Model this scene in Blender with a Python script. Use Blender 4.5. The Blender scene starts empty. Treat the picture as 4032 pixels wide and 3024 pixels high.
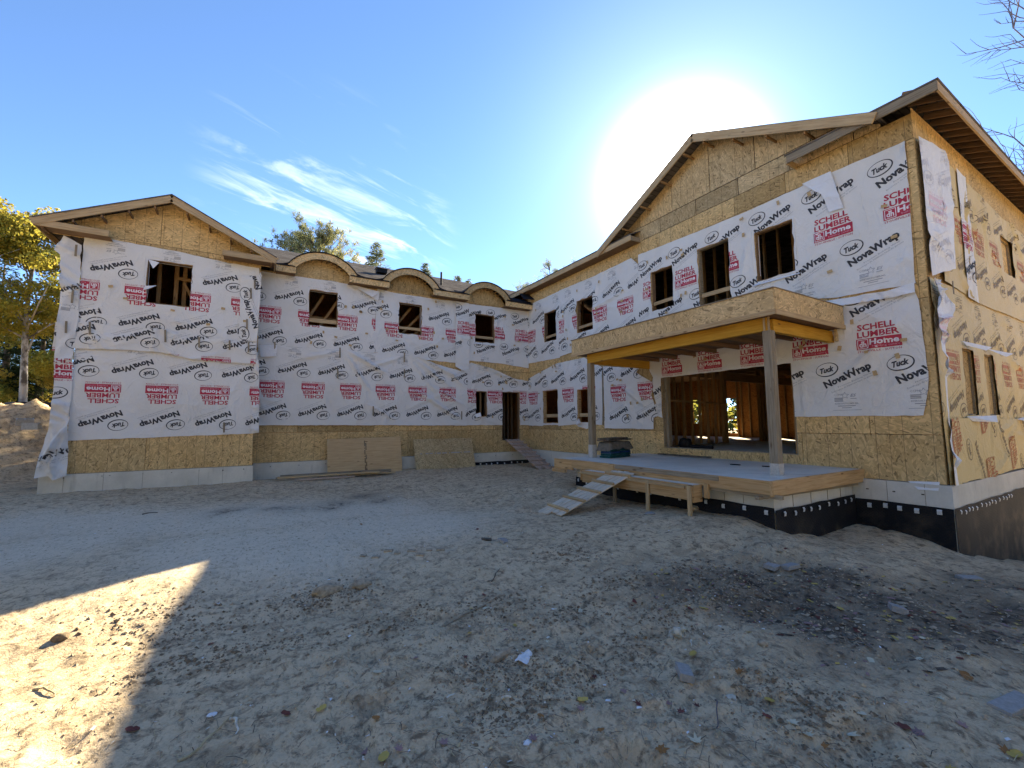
import bpy, bmesh, math, random
import numpy as np
from mathutils import Vector, Matrix
from mathutils.geometry import delaunay_2d_cdt

S = bpy.context.scene
COL = S.collection
rad = math.radians

# ------------------------------------------------------------------ camera
CAM = np.array([0.0, 0.0, 1.18])
MR = np.array([[0.85934678, -0.51135204, -0.0064959],
               [-0.04070341, -0.08105467, 0.99587819],
               [0.50977087, 0.85554032, 0.09046784]])        # right, up, forward
FPX = 1701.0
cam_d = bpy.data.cameras.new('camera')
cam = bpy.data.objects.new('camera', cam_d)
COL.objects.link(cam)
m3 = Matrix([[MR[0][i], MR[1][i], -MR[2][i]] for i in range(3)])
cam.matrix_world = Matrix.Translation(Vector(CAM)) @ m3.to_4x4()
cam_d.sensor_fit = 'HORIZONTAL'
cam_d.sensor_width = 36.0
cam_d.lens = 36.0 * FPX / 4032.0
cam_d.clip_start = 0.05
cam_d.clip_end = 2000
S.camera = cam

# ------------------------------------------------------------------ sun, sky, exposure
SUN_AZ, SUN_EL = 40.6, 29.3            # azimuth from +X towards +Y, elevation (degrees)
sun_vec = Vector((math.cos(rad(SUN_EL)) * math.cos(rad(SUN_AZ)), math.cos(rad(SUN_EL)) * math.sin(rad(SUN_AZ)), math.sin(rad(SUN_EL))))
sl = bpy.data.lights.new('sun', 'SUN')
sl.energy = 2.3
sl.angle = rad(0.53)
sl.color = (1.0, 0.87, 0.60)
so = bpy.data.objects.new('sun', sl)
so.rotation_euler = (-sun_vec).to_track_quat('-Z', 'Y').to_euler()
COL.objects.link(so)

S.view_settings.view_transform = 'Standard'
S.view_settings.look = 'None'
S.view_settings.gamma = 1.0
S.view_settings.use_curve_mapping = False
S.view_settings.exposure = 3.35


class NT:
    """short hand for building node trees"""
    def __init__(self, tree):
        self.t = tree
        self.n = tree.nodes
        self.l = tree.links

    def new(self, typ, **kw):
        nd = self.n.new(typ)
        for k, v in kw.items():
            setattr(nd, k, v)
        return nd

    def put(self, sock, v):
        if hasattr(v, 'is_linked') or isinstance(v, bpy.types.NodeSocket):
            self.l.new(v, sock)
        else:
            if isinstance(v, (tuple, list)) and len(v) == 3 and sock.type == 'RGBA':
                v = tuple(v) + (1.0,)
            sock.default_value = v

    def math(self, op, a, b=None, c=None, clamp=False):
        nd = self.new('ShaderNodeMath', operation=op, use_clamp=clamp)
        self.put(nd.inputs[0], a)
        if b is not None:
            self.put(nd.inputs[1], b)
        if c is not None:
            self.put(nd.inputs[2], c)
        return nd.outputs[0]

    def vmath(self, op, a, b=None):
        nd = self.new('ShaderNodeVectorMath', operation=op)
        self.put(nd.inputs[0], a)
        if b is not None:
            self.put(nd.inputs[1], b)
        return nd.outputs['Value'] if op in ('DOT_PRODUCT', 'LENGTH') else nd.outputs['Vector']

    def mix(self, fac, a, b, blend='MIX'):
        nd = self.new('ShaderNodeMix', data_type='RGBA', blend_type=blend)
        self.put(nd.inputs[0], fac)
        self.put(nd.inputs[6], a)
        self.put(nd.inputs[7], b)
        return nd.outputs[2]

    def noise(self, vec, scale, detail=4.0, rough=0.55, dist=0.0, out='Fac'):
        nd = self.new('ShaderNodeTexNoise')
        if vec is not None:
            self.l.new(vec, nd.inputs['Vector'])
        nd.inputs['Scale'].default_value = scale
        nd.inputs['Detail'].default_value = detail
        nd.inputs['Roughness'].default_value = rough
        nd.inputs['Distortion'].default_value = dist
        return nd.outputs[out]

    def ramp(self, fac, stops, interp='LINEAR'):
        nd = self.new('ShaderNodeValToRGB')
        nd.color_ramp.interpolation = interp
        cr = nd.color_ramp
        while len(cr.elements) < len(stops):
            cr.elements.new(0.5)
        for e, (p, c) in zip(cr.elements, stops):
            e.position = p
            e.color = (c, c, c, 1) if not isinstance(c, (tuple, list)) else (tuple(c) + (1.0,))[:4]
        self.put(nd.inputs[0], fac)
        return nd.outputs[0]

    def mapr(self, v, a, b, c=0.0, d=1.0, interp='LINEAR'):
        nd = self.new('ShaderNodeMapRange', interpolation_type=interp)
        self.put(nd.inputs[0], v)
        for i, x in zip((1, 2, 3, 4), (a, b, c, d)):
            nd.inputs[i].default_value = x
        return nd.outputs[0]

    def sep(self, v):
        nd = self.new('ShaderNodeSeparateXYZ')
        self.l.new(v, nd.inputs[0])
        return nd.outputs

    def comb(self, x, y, z=0.0):
        nd = self.new('ShaderNodeCombineXYZ')
        for s, v in zip(nd.inputs, (x, y, z)):
            self.put(s, v)
        return nd.outputs[0]

    def bump(self, h, strength=0.3, dist=0.02):
        nd = self.new('ShaderNodeBump')
        nd.inputs['Strength'].default_value = strength
        nd.inputs['Distance'].default_value = dist
        self.l.new(h, nd.inputs['Height'])
        return nd.outputs[0]


W = bpy.data.worlds.new('World')
S.world = W
W.use_nodes = True
W.node_tree.nodes.clear()
w = NT(W.node_tree)
wo = w.new('ShaderNodeOutputWorld')
bg = w.new('ShaderNodeBackground')
bg.inputs['Strength'].default_value = 0.060
w.l.new(bg.outputs[0], wo.inputs[0])
sky = w.new('ShaderNodeTexSky')
sky.sky_type = 'NISHITA'
sky.sun_disc = False
sky.sun_elevation = rad(SUN_EL)
sky.sun_rotation = rad(90.0 - SUN_AZ)
sky.altitude = 5000
sky.air_density = 0.8
sky.dust_density = 0.4
sky.ozone_density = 1.0
tc = w.new('ShaderNodeTexCoord')
dvec = w.vmath('NORMALIZE', tc.outputs['Generated'])
# thin cirrus streaks in one part of the sky
dx, dy, dz = w.sep(dvec)
zz = w.math('ADD', w.math('MAXIMUM', dz, 0.0), 0.12)
px_, py_ = w.math('DIVIDE', dx, zz), w.math('DIVIDE', dy, zz)
ca, sa = math.cos(rad(20)), math.sin(rad(20))
along = w.math('ADD', w.math('MULTIPLY', px_, ca), w.math('MULTIPLY', py_, sa))
across = w.math('SUBTRACT', w.math('MULTIPLY', py_, ca), w.math('MULTIPLY', px_, sa))
cl1 = w.noise(w.comb(w.math('MULTIPLY', along, 1.6), w.math('MULTIPLY', across, 5.5), 23.9), 1.6, 9.0, 0.62, 0.6)
cl2 = w.noise(w.comb(along, across, 7.7), 0.9, 3.0, 0.5)
cm1 = w.mapr(w.vmath('DOT_PRODUCT', dvec, (0.13, 0.905, 0.405)), math.cos(rad(15)), math.cos(rad(3)), 0, 1, 'SMOOTHSTEP')
cm2 = w.mapr(w.vmath('DOT_PRODUCT', dvec, (0.02, 0.868, 0.494)), math.cos(rad(9)), math.cos(rad(2)), 0, 0.30, 'SMOOTHSTEP')
cmask = w.math('MULTIPLY', w.math('MAXIMUM', cm1, cm2), w.mapr(cl1, 0.50, 0.72, 0, 1, 'SMOOTHSTEP'))
cmask = w.math('MULTIPLY', cmask, w.mapr(cl2, 0.38, 0.62, 0.25, 1, 'SMOOTHSTEP'))
glare = (MR.T @ np.array([(2685 - 2016) / FPX, -(705 - 1512) / FPX, 1.0]))
glare = glare / np.linalg.norm(glare)
sd = w.vmath('DOT_PRODUCT', dvec, tuple(float(c) for c in glare))
halo_core = w.math('EXPONENT', w.math('MULTIPLY', w.math('SUBTRACT', sd, 1.0), 300.0))
halo_wide = w.math('POWER', w.math('MAXIMUM', sd, 0.0), 30.0)
hs = w.vmath('ADD', w.vmath('MULTIPLY', w.comb(halo_core, halo_core, halo_core), (27.0, 27.0, 27.0)),
             w.vmath('MULTIPLY', w.comb(halo_wide, halo_wide, halo_wide), (0.9, 1.0, 1.05)))
skyc = w.mix(1.0, sky.outputs[0], (0.65, 0.765, 0.82), 'MULTIPLY')
skyc = w.mix(w.math('MULTIPLY', cmask, 0.8), skyc, (3.4, 3.6, 3.9))
tot = w.vmath('ADD', skyc, hs)
w.l.new(tot, bg.inputs['Color'])

# ------------------------------------------------------------------ object helpers
WM = {}


def link(o, parent=None, wm=None):
    COL.objects.link(o)
    wm = wm or Matrix.Identity(4)
    WM[o.name] = wm
    if parent is not None:
        o.parent = parent
        o.matrix_parent_inverse = Matrix.Identity(4)
        o.matrix_local = WM[parent.name].inverted() @ wm
    else:
        o.matrix_local = wm
    return o


def tag(o, label=None, cat=None, group=None, kind=None):
    for k, v in (('label', label), ('category', cat), ('group', group), ('kind', kind)):
        if v:
            o[k] = v
    return o


def empty(name, loc, label, cat, group=None, rz=0.0):
    o = bpy.data.objects.new(name, None)
    o.empty_display_size = 0.2
    link(o, None, Matrix.Translation(Vector(loc)) @ Matrix.Rotation(rz, 4, 'Z'))
    return tag(o, label, cat, group)


def mesh_obj(name, verts, faces, mats, parent=None, wm=None, mi=None, smooth=False):
    me = bpy.data.meshes.new(name)
    me.from_pydata([tuple(v) for v in verts], [], [tuple(f) for f in faces])
    for m in (mats if isinstance(mats, (list, tuple)) else [mats]):
        me.materials.append(m)
    if mi is not None:
        me.polygons.foreach_set('material_index', np.asarray(mi, dtype=np.int32))
    if smooth:
        me.polygons.foreach_set('use_smooth', np.ones(len(me.polygons), dtype=bool))
    me.update()
    return link(bpy.data.objects.new(name, me), parent, wm)


def fast_mesh(name, V, F, mats, parent=None, wm=None, mi=None, smooth=False):
    """numpy arrays: V (n,3), F (m,k) with constant k"""
    me = bpy.data.meshes.new(name)
    V = np.ascontiguousarray(V, dtype=np.float32)
    F = np.ascontiguousarray(F, dtype=np.int32)
    k = F.shape[1]
    me.vertices.add(len(V))
    me.vertices.foreach_set('co', V.ravel())
    me.loops.add(F.size)
    me.loops.foreach_set('vertex_index', F.ravel())
    me.polygons.add(len(F))
    me.polygons.foreach_set('loop_start', np.arange(0, F.size, k, dtype=np.int32))
    if mi is not None:
        me.polygons.foreach_set('material_index', np.asarray(mi, dtype=np.int32))
    me.polygons.foreach_set('use_smooth', np.full(len(F), smooth, dtype=bool))
    me.update(calc_edges=True)
    me.validate()
    for m in (mats if isinstance(mats, (list, tuple)) else [mats]):
        me.materials.append(m)
    return link(bpy.data.objects.new(name, me), parent, wm)


BOXF = [(0, 3, 2, 1), (4, 5, 6, 7), (0, 1, 5, 4), (1, 2, 6, 5), (2, 3, 7, 6), (3, 0, 4, 7)]


def box_v(x0, x1, y0, y1, z0, z1):
    return [(x0, y0, z0), (x1, y0, z0), (x1, y1, z0), (x0, y1, z0), (x0, y0, z1), (x1, y0, z1), (x1, y1, z1), (x0, y1, z1)]


def box(name, x0, x1, y0, y1, z0, z1, mat, parent=None):
    return mesh_obj(name, box_v(x0, x1, y0, y1, z0, z1), BOXF, mat, parent)


def merge_boxes(name, bs, mat, parent=None):
    V, F = [], []
    for b in bs:
        n = len(V)
        V += box_v(*b)
        F += [tuple(i + n for i in f) for f in BOXF]
    return mesh_obj(name, V, F, mat, parent)


def bevel_box(l, w_, t, b):
    """box centred on the origin with chamfered long edges (length on x)"""
    V, F = [], []
    pr = [(-w_ / 2 + b, -t / 2), (w_ / 2 - b, -t / 2), (w_ / 2, -t / 2 + b), (w_ / 2, t / 2 - b), (w_ / 2 - b, t / 2), (-w_ / 2 + b, t / 2), (-w_ / 2, t / 2 - b), (-w_ / 2, -t / 2 + b)]
    for x in (-l / 2, l / 2):
        V += [(x, p[0], p[1]) for p in pr]
    n = len(pr)
    for i in range(n):
        F.append((i, (i + 1) % n, n + (i + 1) % n, n + i))
    F.append(tuple(range(n - 1, -1, -1)))
    F.append(tuple(range(n, 2 * n)))
    return V, F


def frame_matrix(p0, p1, up):
    p0, p1, up = Vector(p0), Vector(p1), Vector(up)
    ax = (p1 - p0).normalized()
    ay = up.cross(ax).normalized()
    az = ax.cross(ay).normalized()
    return Matrix(((ax.x, ay.x, az.x, (p0.x + p1.x) / 2), (ax.y, ay.y, az.y, (p0.y + p1.y) / 2), (ax.z, ay.z, az.z, (p0.z + p1.z) / 2), (0, 0, 0, 1)))


def board(name, p0, p1, w_, t, mat, parent=None, up=(0, 0, 1), b=0.003):
    """lumber from p0 to p1 (centre line); w_ across (local y), t along 'up' (local z)"""
    l = (Vector(p1) - Vector(p0)).length
    V, F = bevel_box(l, w_, t, b)
    return mesh_obj(name, V, F, mat, parent, frame_matrix(p0, p1, up))


def pix(px, py):
    d = np.array([(px - 2016) / FPX, -(py - 1512) / FPX, 1.0])
    return MR.T @ d


# ------------------------------------------------------------------ numpy noise
def _hash(ix, iy, seed):
    h = (ix * 374761393 + iy * 668265263 + seed * 1274126177) & 0xFFFFFFFF
    h = ((h ^ (h >> 13)) * 1274126177) & 0xFFFFFFFF
    return ((h ^ (h >> 16)) & 0xFFFF) / 65535.0


def vnoise(x, y, seed=0):
    x, y = np.asarray(x, float), np.asarray(y, float)
    ix, iy = np.floor(x).astype(np.int64), np.floor(y).astype(np.int64)
    fx, fy = x - ix, y - iy
    fx, fy = fx * fx * (3 - 2 * fx), fy * fy * (3 - 2 * fy)
    a, b = _hash(ix, iy, seed), _hash(ix + 1, iy, seed)
    c, d = _hash(ix, iy + 1, seed), _hash(ix + 1, iy + 1, seed)
    return (a + (b - a) * fx) * (1 - fy) + (c + (d - c) * fx) * fy


def fbm(x, y, seed=0, oct=4, gain=0.5):
    s, a, t = 0, 1.0, 0
    for i in range(oct):
        s = s + a * vnoise(x * 2 ** i, y * 2 ** i, seed + i * 17)
        t += a
        a *= gain
    return s / t


# ------------------------------------------------------------------ materials
MATS = {}


def mat(name, build):
    m = bpy.data.materials.new(name)
    m.use_nodes = True
    m.node_tree.nodes.clear()
    t = NT(m.node_tree)
    out = t.new('ShaderNodeOutputMaterial')
    bs = t.new('ShaderNodeBsdfPrincipled')
    t.l.new(bs.outputs[0], out.inputs[0])
    bs.inputs['Roughness'].default_value = 0.8
    bs.inputs['Specular IOR Level'].default_value = 0.12
    build(t, bs, out)
    MATS[name] = m
    return m


def obj_uz(t):
    tc_ = t.new('ShaderNodeTexCoord')
    geo = t.new('ShaderNodeNewGeometry')
    x, y, z = t.sep(geo.outputs['Position'])
    return t.math('ADD', x, y), z, geo.outputs['Position'], tc_


def b_osb(base, lines=True):
    def f(t, bs, out):
        u, z, pos, tc_ = obj_uz(t)
        oi = t.new('ShaderNodeObjectInfo')
        r = oi.outputs['Random']
        u_w, z_w = u, z
        turn = t.math('GREATER_THAN', t.math('FRACT', t.math('MULTIPLY', r, 7.3)), 0.5)
        off_ = t.math('MULTIPLY', r, 53.0)
        u = t.math('ADD', t.math('ADD', t.math('MULTIPLY', u_w, t.math('SUBTRACT', 1.0, turn)), t.math('MULTIPLY', z_w, turn)), off_)
        z = t.math('ADD', t.math('MULTIPLY', z_w, t.math('SUBTRACT', 1.0, turn)), t.math('MULTIPLY', u_w, turn))
        layers = []
        for ang, sx, sy, k in ((0.35, 8, 42, 0.0), (-0.5, 9, 36, 5.0), (1.2, 10, 34, 9.0)):
            c, s_ = math.cos(ang), math.sin(ang)
            uu = t.math('ADD', t.math('MULTIPLY', u, c), t.math('MULTIPLY', z, s_))
            vv = t.math('SUBTRACT', t.math('MULTIPLY', z, c), t.math('MULTIPLY', u, s_))
            vo = t.new('ShaderNodeTexVoronoi', voronoi_dimensions='2D')
            t.l.new(t.comb(t.math('ADD', t.math('MULTIPLY', uu, sx), k), t.math('MULTIPLY', vv, sy), 0), vo.inputs['Vector'])
            vo.inputs['Scale'].default_value = 1.0
            layers.append(t.sep(vo.outputs['Color']))
        sel = layers[0][1]
        a = t.mix(t.math('GREATER_THAN', sel, 0.55), layers[0][0], layers[1][0])
        a = t.mix(t.math('GREATER_THAN', layers[1][1], 0.68), a, layers[2][2])
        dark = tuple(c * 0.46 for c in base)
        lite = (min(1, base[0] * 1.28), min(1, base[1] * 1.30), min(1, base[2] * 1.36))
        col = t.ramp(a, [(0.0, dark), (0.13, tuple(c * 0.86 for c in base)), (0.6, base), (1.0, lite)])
        n = t.noise(pos, 0.9, 4.0)
        col = t.mix(t.mapr(n, 0.35, 0.7, 0.0, 0.45), col, t.mix(1.0, col, (0.80, 0.68, 0.50), 'MULTIPLY'))
        col = t.mix(1.0, col, t.ramp(r, [(0.0, (0.66, 0.64, 0.60)), (0.5, (0.92, 0.91, 0.90)), (1.0, (1.12, 1.07, 1.0))]), 'MULTIPLY')
        spk = t.math('GREATER_THAN', t.noise(t.comb(t.math('MULTIPLY', u, 0.5), z, 2.0), 34.0, 1.0), 0.735)
        col = t.mix(t.math('MULTIPLY', spk, 0.7), col, (0.08, 0.045, 0.02))
        if lines:
            for per, off, wd, st in ((0.4064, 0.02, 0.007, 0.62), (0.8128, 0.225, 0.006, 0.5)):
                fr = t.math('FRACT', t.math('DIVIDE', t.math('ADD', u_w, off + 100.0), per))
                ln = t.math('LESS_THAN', fr, wd / per * 1.6)
                br = t.mapr(t.noise(t.comb(t.math('MULTIPLY', u_w, 1.3), t.math('MULTIPLY', z_w, 7.0), 0), 1.0, 3.0), 0.33, 0.5, 0.2, 1.0)
                col = t.mix(t.math('MULTIPLY', t.math('MULTIPLY', ln, br), st), col, (0.10, 0.07, 0.045))
        t.l.new(col, bs.inputs['Base Color'])
        bs.inputs['Roughness'].default_value = 0.78
        t.l.new(t.bump(a, 0.25, 0.004), bs.inputs['Normal'])
    return f


OSB = mat('osb', b_osb((0.60, 0.425, 0.205)))
OSB_GREY = mat('osb_weathered', b_osb((0.56, 0.42, 0.235)))
OSB_PLAIN = mat('osb_plain', b_osb((0.62, 0.455, 0.245), False))
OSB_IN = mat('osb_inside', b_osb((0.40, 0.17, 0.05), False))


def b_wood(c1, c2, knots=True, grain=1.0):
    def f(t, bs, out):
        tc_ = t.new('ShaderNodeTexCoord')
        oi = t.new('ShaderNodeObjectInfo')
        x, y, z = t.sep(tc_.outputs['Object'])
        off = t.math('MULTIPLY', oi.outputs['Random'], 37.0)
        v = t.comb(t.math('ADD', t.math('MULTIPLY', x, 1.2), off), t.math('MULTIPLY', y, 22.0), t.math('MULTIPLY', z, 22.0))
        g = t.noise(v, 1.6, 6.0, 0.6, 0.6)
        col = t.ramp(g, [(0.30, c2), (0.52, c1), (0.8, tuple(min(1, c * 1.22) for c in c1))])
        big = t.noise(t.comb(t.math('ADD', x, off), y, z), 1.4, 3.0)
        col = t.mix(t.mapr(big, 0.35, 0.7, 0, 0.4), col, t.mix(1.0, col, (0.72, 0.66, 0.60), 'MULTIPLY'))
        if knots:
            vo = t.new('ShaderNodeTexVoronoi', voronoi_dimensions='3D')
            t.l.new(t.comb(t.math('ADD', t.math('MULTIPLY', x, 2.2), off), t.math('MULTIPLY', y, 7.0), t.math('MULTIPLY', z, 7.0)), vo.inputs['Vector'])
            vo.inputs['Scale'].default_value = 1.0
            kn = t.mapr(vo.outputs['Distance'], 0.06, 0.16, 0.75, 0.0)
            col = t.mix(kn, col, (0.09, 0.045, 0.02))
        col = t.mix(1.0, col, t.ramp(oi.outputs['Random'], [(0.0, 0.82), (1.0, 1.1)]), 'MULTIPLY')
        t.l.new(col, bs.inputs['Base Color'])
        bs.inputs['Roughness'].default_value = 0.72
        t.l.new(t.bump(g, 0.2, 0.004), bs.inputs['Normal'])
    return f


PINE = mat('pine', b_wood((0.50, 0.36, 0.205), (0.36, 0.235, 0.115)))
PINE_RAW = mat('pine_fresh', b_wood((0.52, 0.335, 0.165), (0.38, 0.215, 0.085)))
PINE_GREY = mat('pine_weathered', b_wood((0.30, 0.245, 0.175), (0.19, 0.15, 0.10)))
STUD = mat('stud_wood', b_wood((0.36, 0.215, 0.095), (0.25, 0.135, 0.055)))
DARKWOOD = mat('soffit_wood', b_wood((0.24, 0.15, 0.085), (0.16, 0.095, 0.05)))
YELLOW = mat('yellow_beam', b_wood((0.62, 0.335, 0.045), (0.50, 0.235, 0.022), True))
RAMPWOOD = mat('ramp_wood', b_wood((0.60, 0.51, 0.40), (0.42, 0.34, 0.25)))
RAMPRED = mat('ramp_reddish', b_wood((0.50, 0.37, 0.29), (0.36, 0.255, 0.195)))
PLY = mat('plywood', b_wood((0.53, 0.36, 0.19), (0.45, 0.285, 0.135), True))


def b_wrap(tint):
    def f(t, bs, out):
        geo = t.new('ShaderNodeNewGeometry')
        pos = geo.outputs['Position']
        n = t.noise(pos, 1.1, 5.0, 0.6)
        n2 = t.noise(pos, 55.0, 3.0, 0.6)
        n3 = t.noise(pos, 7.0, 5.0, 0.65, 0.8)
        col = t.mix(t.mapr(n, 0.42, 0.75, 0, 0.55), tint, (tint[0] * 0.86, tint[1] * 0.82, tint[2] * 0.76))
        col = t.mix(t.mapr(n2, 0.3, 0.75, 0.0, 0.16), col, (tint[0] * 0.72, tint[1] * 0.72, tint[2] * 0.72))
        t.l.new(col, bs.inputs['Base Color'])
        bs.inputs['Roughness'].default_value = 0.55
        n6 = t.noise(t.vmath('MULTIPLY', pos, (1.0, 1.0, 0.7)), 1.7, 3.0, 0.5, 1.2)
        cr = t.mapr(t.math('ABSOLUTE', t.math('SUBTRACT', n6, 0.5)), 0.0, 0.05, 1.0, 0.0)
        h = t.math('ADD', t.math('ADD', t.math('MULTIPLY', n3, 0.9), t.math('MULTIPLY', n2, 0.12)), t.math('MULTIPLY', cr, 0.22))
        t.l.new(t.bump(h, 0.6, 0.04), bs.inputs['Normal'])
    return f


WRAP = mat('house_wrap', b_wrap((0.74, 0.715, 0.69)))
WRAP_BACK = mat('house_wrap_reverse', b_wrap((0.76, 0.76, 0.79)))
WRAP_TAN = mat('house_wrap_tan', b_wrap((0.66, 0.50, 0.235)))


def b_flat(col, rough=0.7, var=0.12, scale=6.0, metal=0.0):
    def f(t, bs, out):
        geo = t.new('ShaderNodeNewGeometry')
        n = t.noise(geo.outputs['Position'], scale, 4.0)
        c = t.mix(t.mapr(n, 0.3, 0.75), tuple(max(0, x * (1 - var)) for x in col), tuple(min(1, x * (1 + var)) for x in col))
        t.l.new(c, bs.inputs['Base Color'])
        bs.inputs['Roughness'].default_value = rough
        bs.inputs['Metallic'].default_value = metal
    return f


INK_BLACK = mat('ink_black', b_flat((0.055, 0.054, 0.060), 0.6))
INK_RED = mat('ink_red', b_flat((0.44, 0.045, 0.075), 0.6))
INK_WHITE = mat('ink_knockout', b_flat((0.76, 0.70, 0.72), 0.6))
INK_GREY = mat('ink_small_print', b_flat((0.33, 0.33, 0.35), 0.6))
INK_PINK = mat('ink_pink', b_flat((0.66, 0.34, 0.40), 0.6))
INK_FAINT = mat('ink_show_through', b_flat((0.60, 0.60, 0.66), 0.6))
INK_FAINTRED = mat('ink_show_through_red', b_flat((0.72, 0.56, 0.63), 0.6))
INK_BROWN = mat('ink_on_tan', b_flat((0.27, 0.195, 0.10), 0.6))
INK_ORANGE = mat('ink_red_on_tan', b_flat((0.50, 0.19, 0.08), 0.6))
CARD = mat('cardboard', b_flat((0.50, 0.35, 0.18), 0.85, 0.2, 30))
STEEL = mat('galvanised', b_flat((0.55, 0.56, 0.57), 0.45, 0.2, 60, 0.2))
BLACKPL = mat('black_plastic', b_flat((0.012, 0.012, 0.014), 0.5))
DARKFELT = mat('roof_underlay', b_flat((0.028, 0.029, 0.036), 1.0))
DARKFELT.node_tree.nodes['Principled BSDF'].inputs['Specular IOR Level'].default_value = 0.0
NAVY = mat('navy_paint', b_flat((0.012, 0.018, 0.045), 0.5))
BLUEWRAP = mat('blue_film', b_flat((0.022, 0.052, 0.13), 0.35, 0.4, 9))
GREENWRAP = mat('green_film', b_flat((0.015, 0.075, 0.075), 0.35, 0.4, 9))
TARP = mat('torn_grey_sheet', b_flat((0.16, 0.135, 0.105), 0.8, 0.3, 12))
CLEARPL = mat('white_wrapper', b_flat((0.66, 0.67, 0.70), 0.3, 0.15, 40))
SOILYBAG = mat('muddy_wrapper', b_flat((0.48, 0.44, 0.36), 0.5, 0.3, 40))
PAVER = mat('concrete_paver', b_flat((0.30, 0.28, 0.265), 0.85, 0.18, 40))
BLOCK = mat('cinder_block', b_flat((0.46, 0.43, 0.39), 0.9, 0.18, 30))


def b_concrete(c, stain=0.35):
    def f(t, bs, out):
        geo = t.new('ShaderNodeNewGeometry')
        pos = geo.outputs['Position']
        x, y, z = t.sep(pos)
        u = t.math('ADD', x, y)
        n = t.noise(pos, 1.6, 6.0, 0.62)
        n2 = t.noise(pos, 28.0, 4.0, 0.6)
        col = t.mix(t.mapr(n, 0.36, 0.72), c, tuple(k * (1 - stain) for k in c))
        col = t.mix(t.mapr(n2, 0.35, 0.8, 0, 0.3), col, tuple(k * 0.7 for k in c))
        st = t.noise(t.comb(t.math('MULTIPLY', u, 5.0), t.math('MULTIPLY', z, 0.8), 0), 1.0, 4.0)
        col = t.mix(t.mapr(st, 0.58, 0.75, 0, 0.4), col, (0.17, 0.13, 0.085))
        t.l.new(col, bs.inputs['Base Color'])
        bs.inputs['Roughness'].default_value = 0.85
        t.l.new(t.bump(n2, 0.2, 0.01), bs.inputs['Normal'])
    return f


CONC = mat('foundation_concrete', b_concrete((0.70, 0.64, 0.54), 0.25))
CONC_PALE = mat('pale_concrete', b_concrete((0.66, 0.62, 0.55), 0.2))
CONC_DECK = mat('deck_concrete', b_concrete((0.74, 0.67, 0.58), 0.22))


def b_membrane(t, bs, out):
    geo = t.new('ShaderNodeNewGeometry')
    x, y, z = t.sep(geo.outputs['Position'])
    u = t.math('ADD', x, y)
    k = 2 * math.pi / 0.055
    dim = t.math('MULTIPLY', t.math('SINE', t.math('MULTIPLY', u, k)), t.math('SINE', t.math('MULTIPLY', z, k)))
    n = t.noise(geo.outputs['Position'], 2.2, 5.0)
    dust = t.math('MULTIPLY', t.mapr(n, 0.45, 0.66, 0, 0.75), t.mapr(z, -0.4, -0.9, 0.05, 0.8), clamp=True)
    col = t.mix(dust, (0.012, 0.012, 0.015), (0.16, 0.125, 0.08))
    t.l.new(col, bs.inputs['Base Color'])
    bs.inputs['Roughness'].default_value = 0.6
    bs.inputs['Specular IOR Level'].default_value = 0.15
    t.l.new(t.bump(t.mapr(dim, 0.1, 0.6), 0.8, 0.012), bs.inputs['Normal'])


MEMBRANE = mat('dimple_membrane', b_membrane)


def b_shingle(t, bs, out):
    geo = t.new('ShaderNodeNewGeometry')
    pos = geo.outputs['Position']
    x, y, z = t.sep(pos)
    row = t.math('DIVIDE', z, 0.062)
    rf, ri = t.math('FRACT', row), t.math('FLOOR', row)
    uu = t.math('ADD', t.math('ADD', x, y), t.math('MULTIPLY', ri, 0.37))
    tab = t.math('FLOOR', t.math('MULTIPLY', uu, 4.2))
    wn = t.new('ShaderNodeTexWhiteNoise', noise_dimensions='2D')
    t.l.new(t.comb(tab, ri), wn.inputs['Vector'])
    col = t.ramp(wn.outputs['Value'], [(0.0, (0.075, 0.066, 0.060)), (0.5, (0.125, 0.111, 0.103)), (1.0, (0.185, 0.168, 0.157))])
    g = t.noise(pos, 160.0, 2.0)
    col = t.mix(t.mapr(g, 0.3, 0.7, 0, 0.4), col, (0.07, 0.06, 0.055))
    edge = t.math('LESS_THAN', rf, 0.16)
    col = t.mix(t.math('MULTIPLY', edge, 0.6), col, (0.03, 0.027, 0.025))
    t.l.new(col, bs.inputs['Base Color'])
    bs.inputs['Roughness'].default_value = 1.0
    bs.inputs['Specular IOR Level'].default_value = 0.0
    t.l.new(t.bump(rf, 0.3, 0.008), bs.inputs['Normal'])


SHINGLE = mat('grey_shingle', b_shingle)


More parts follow.
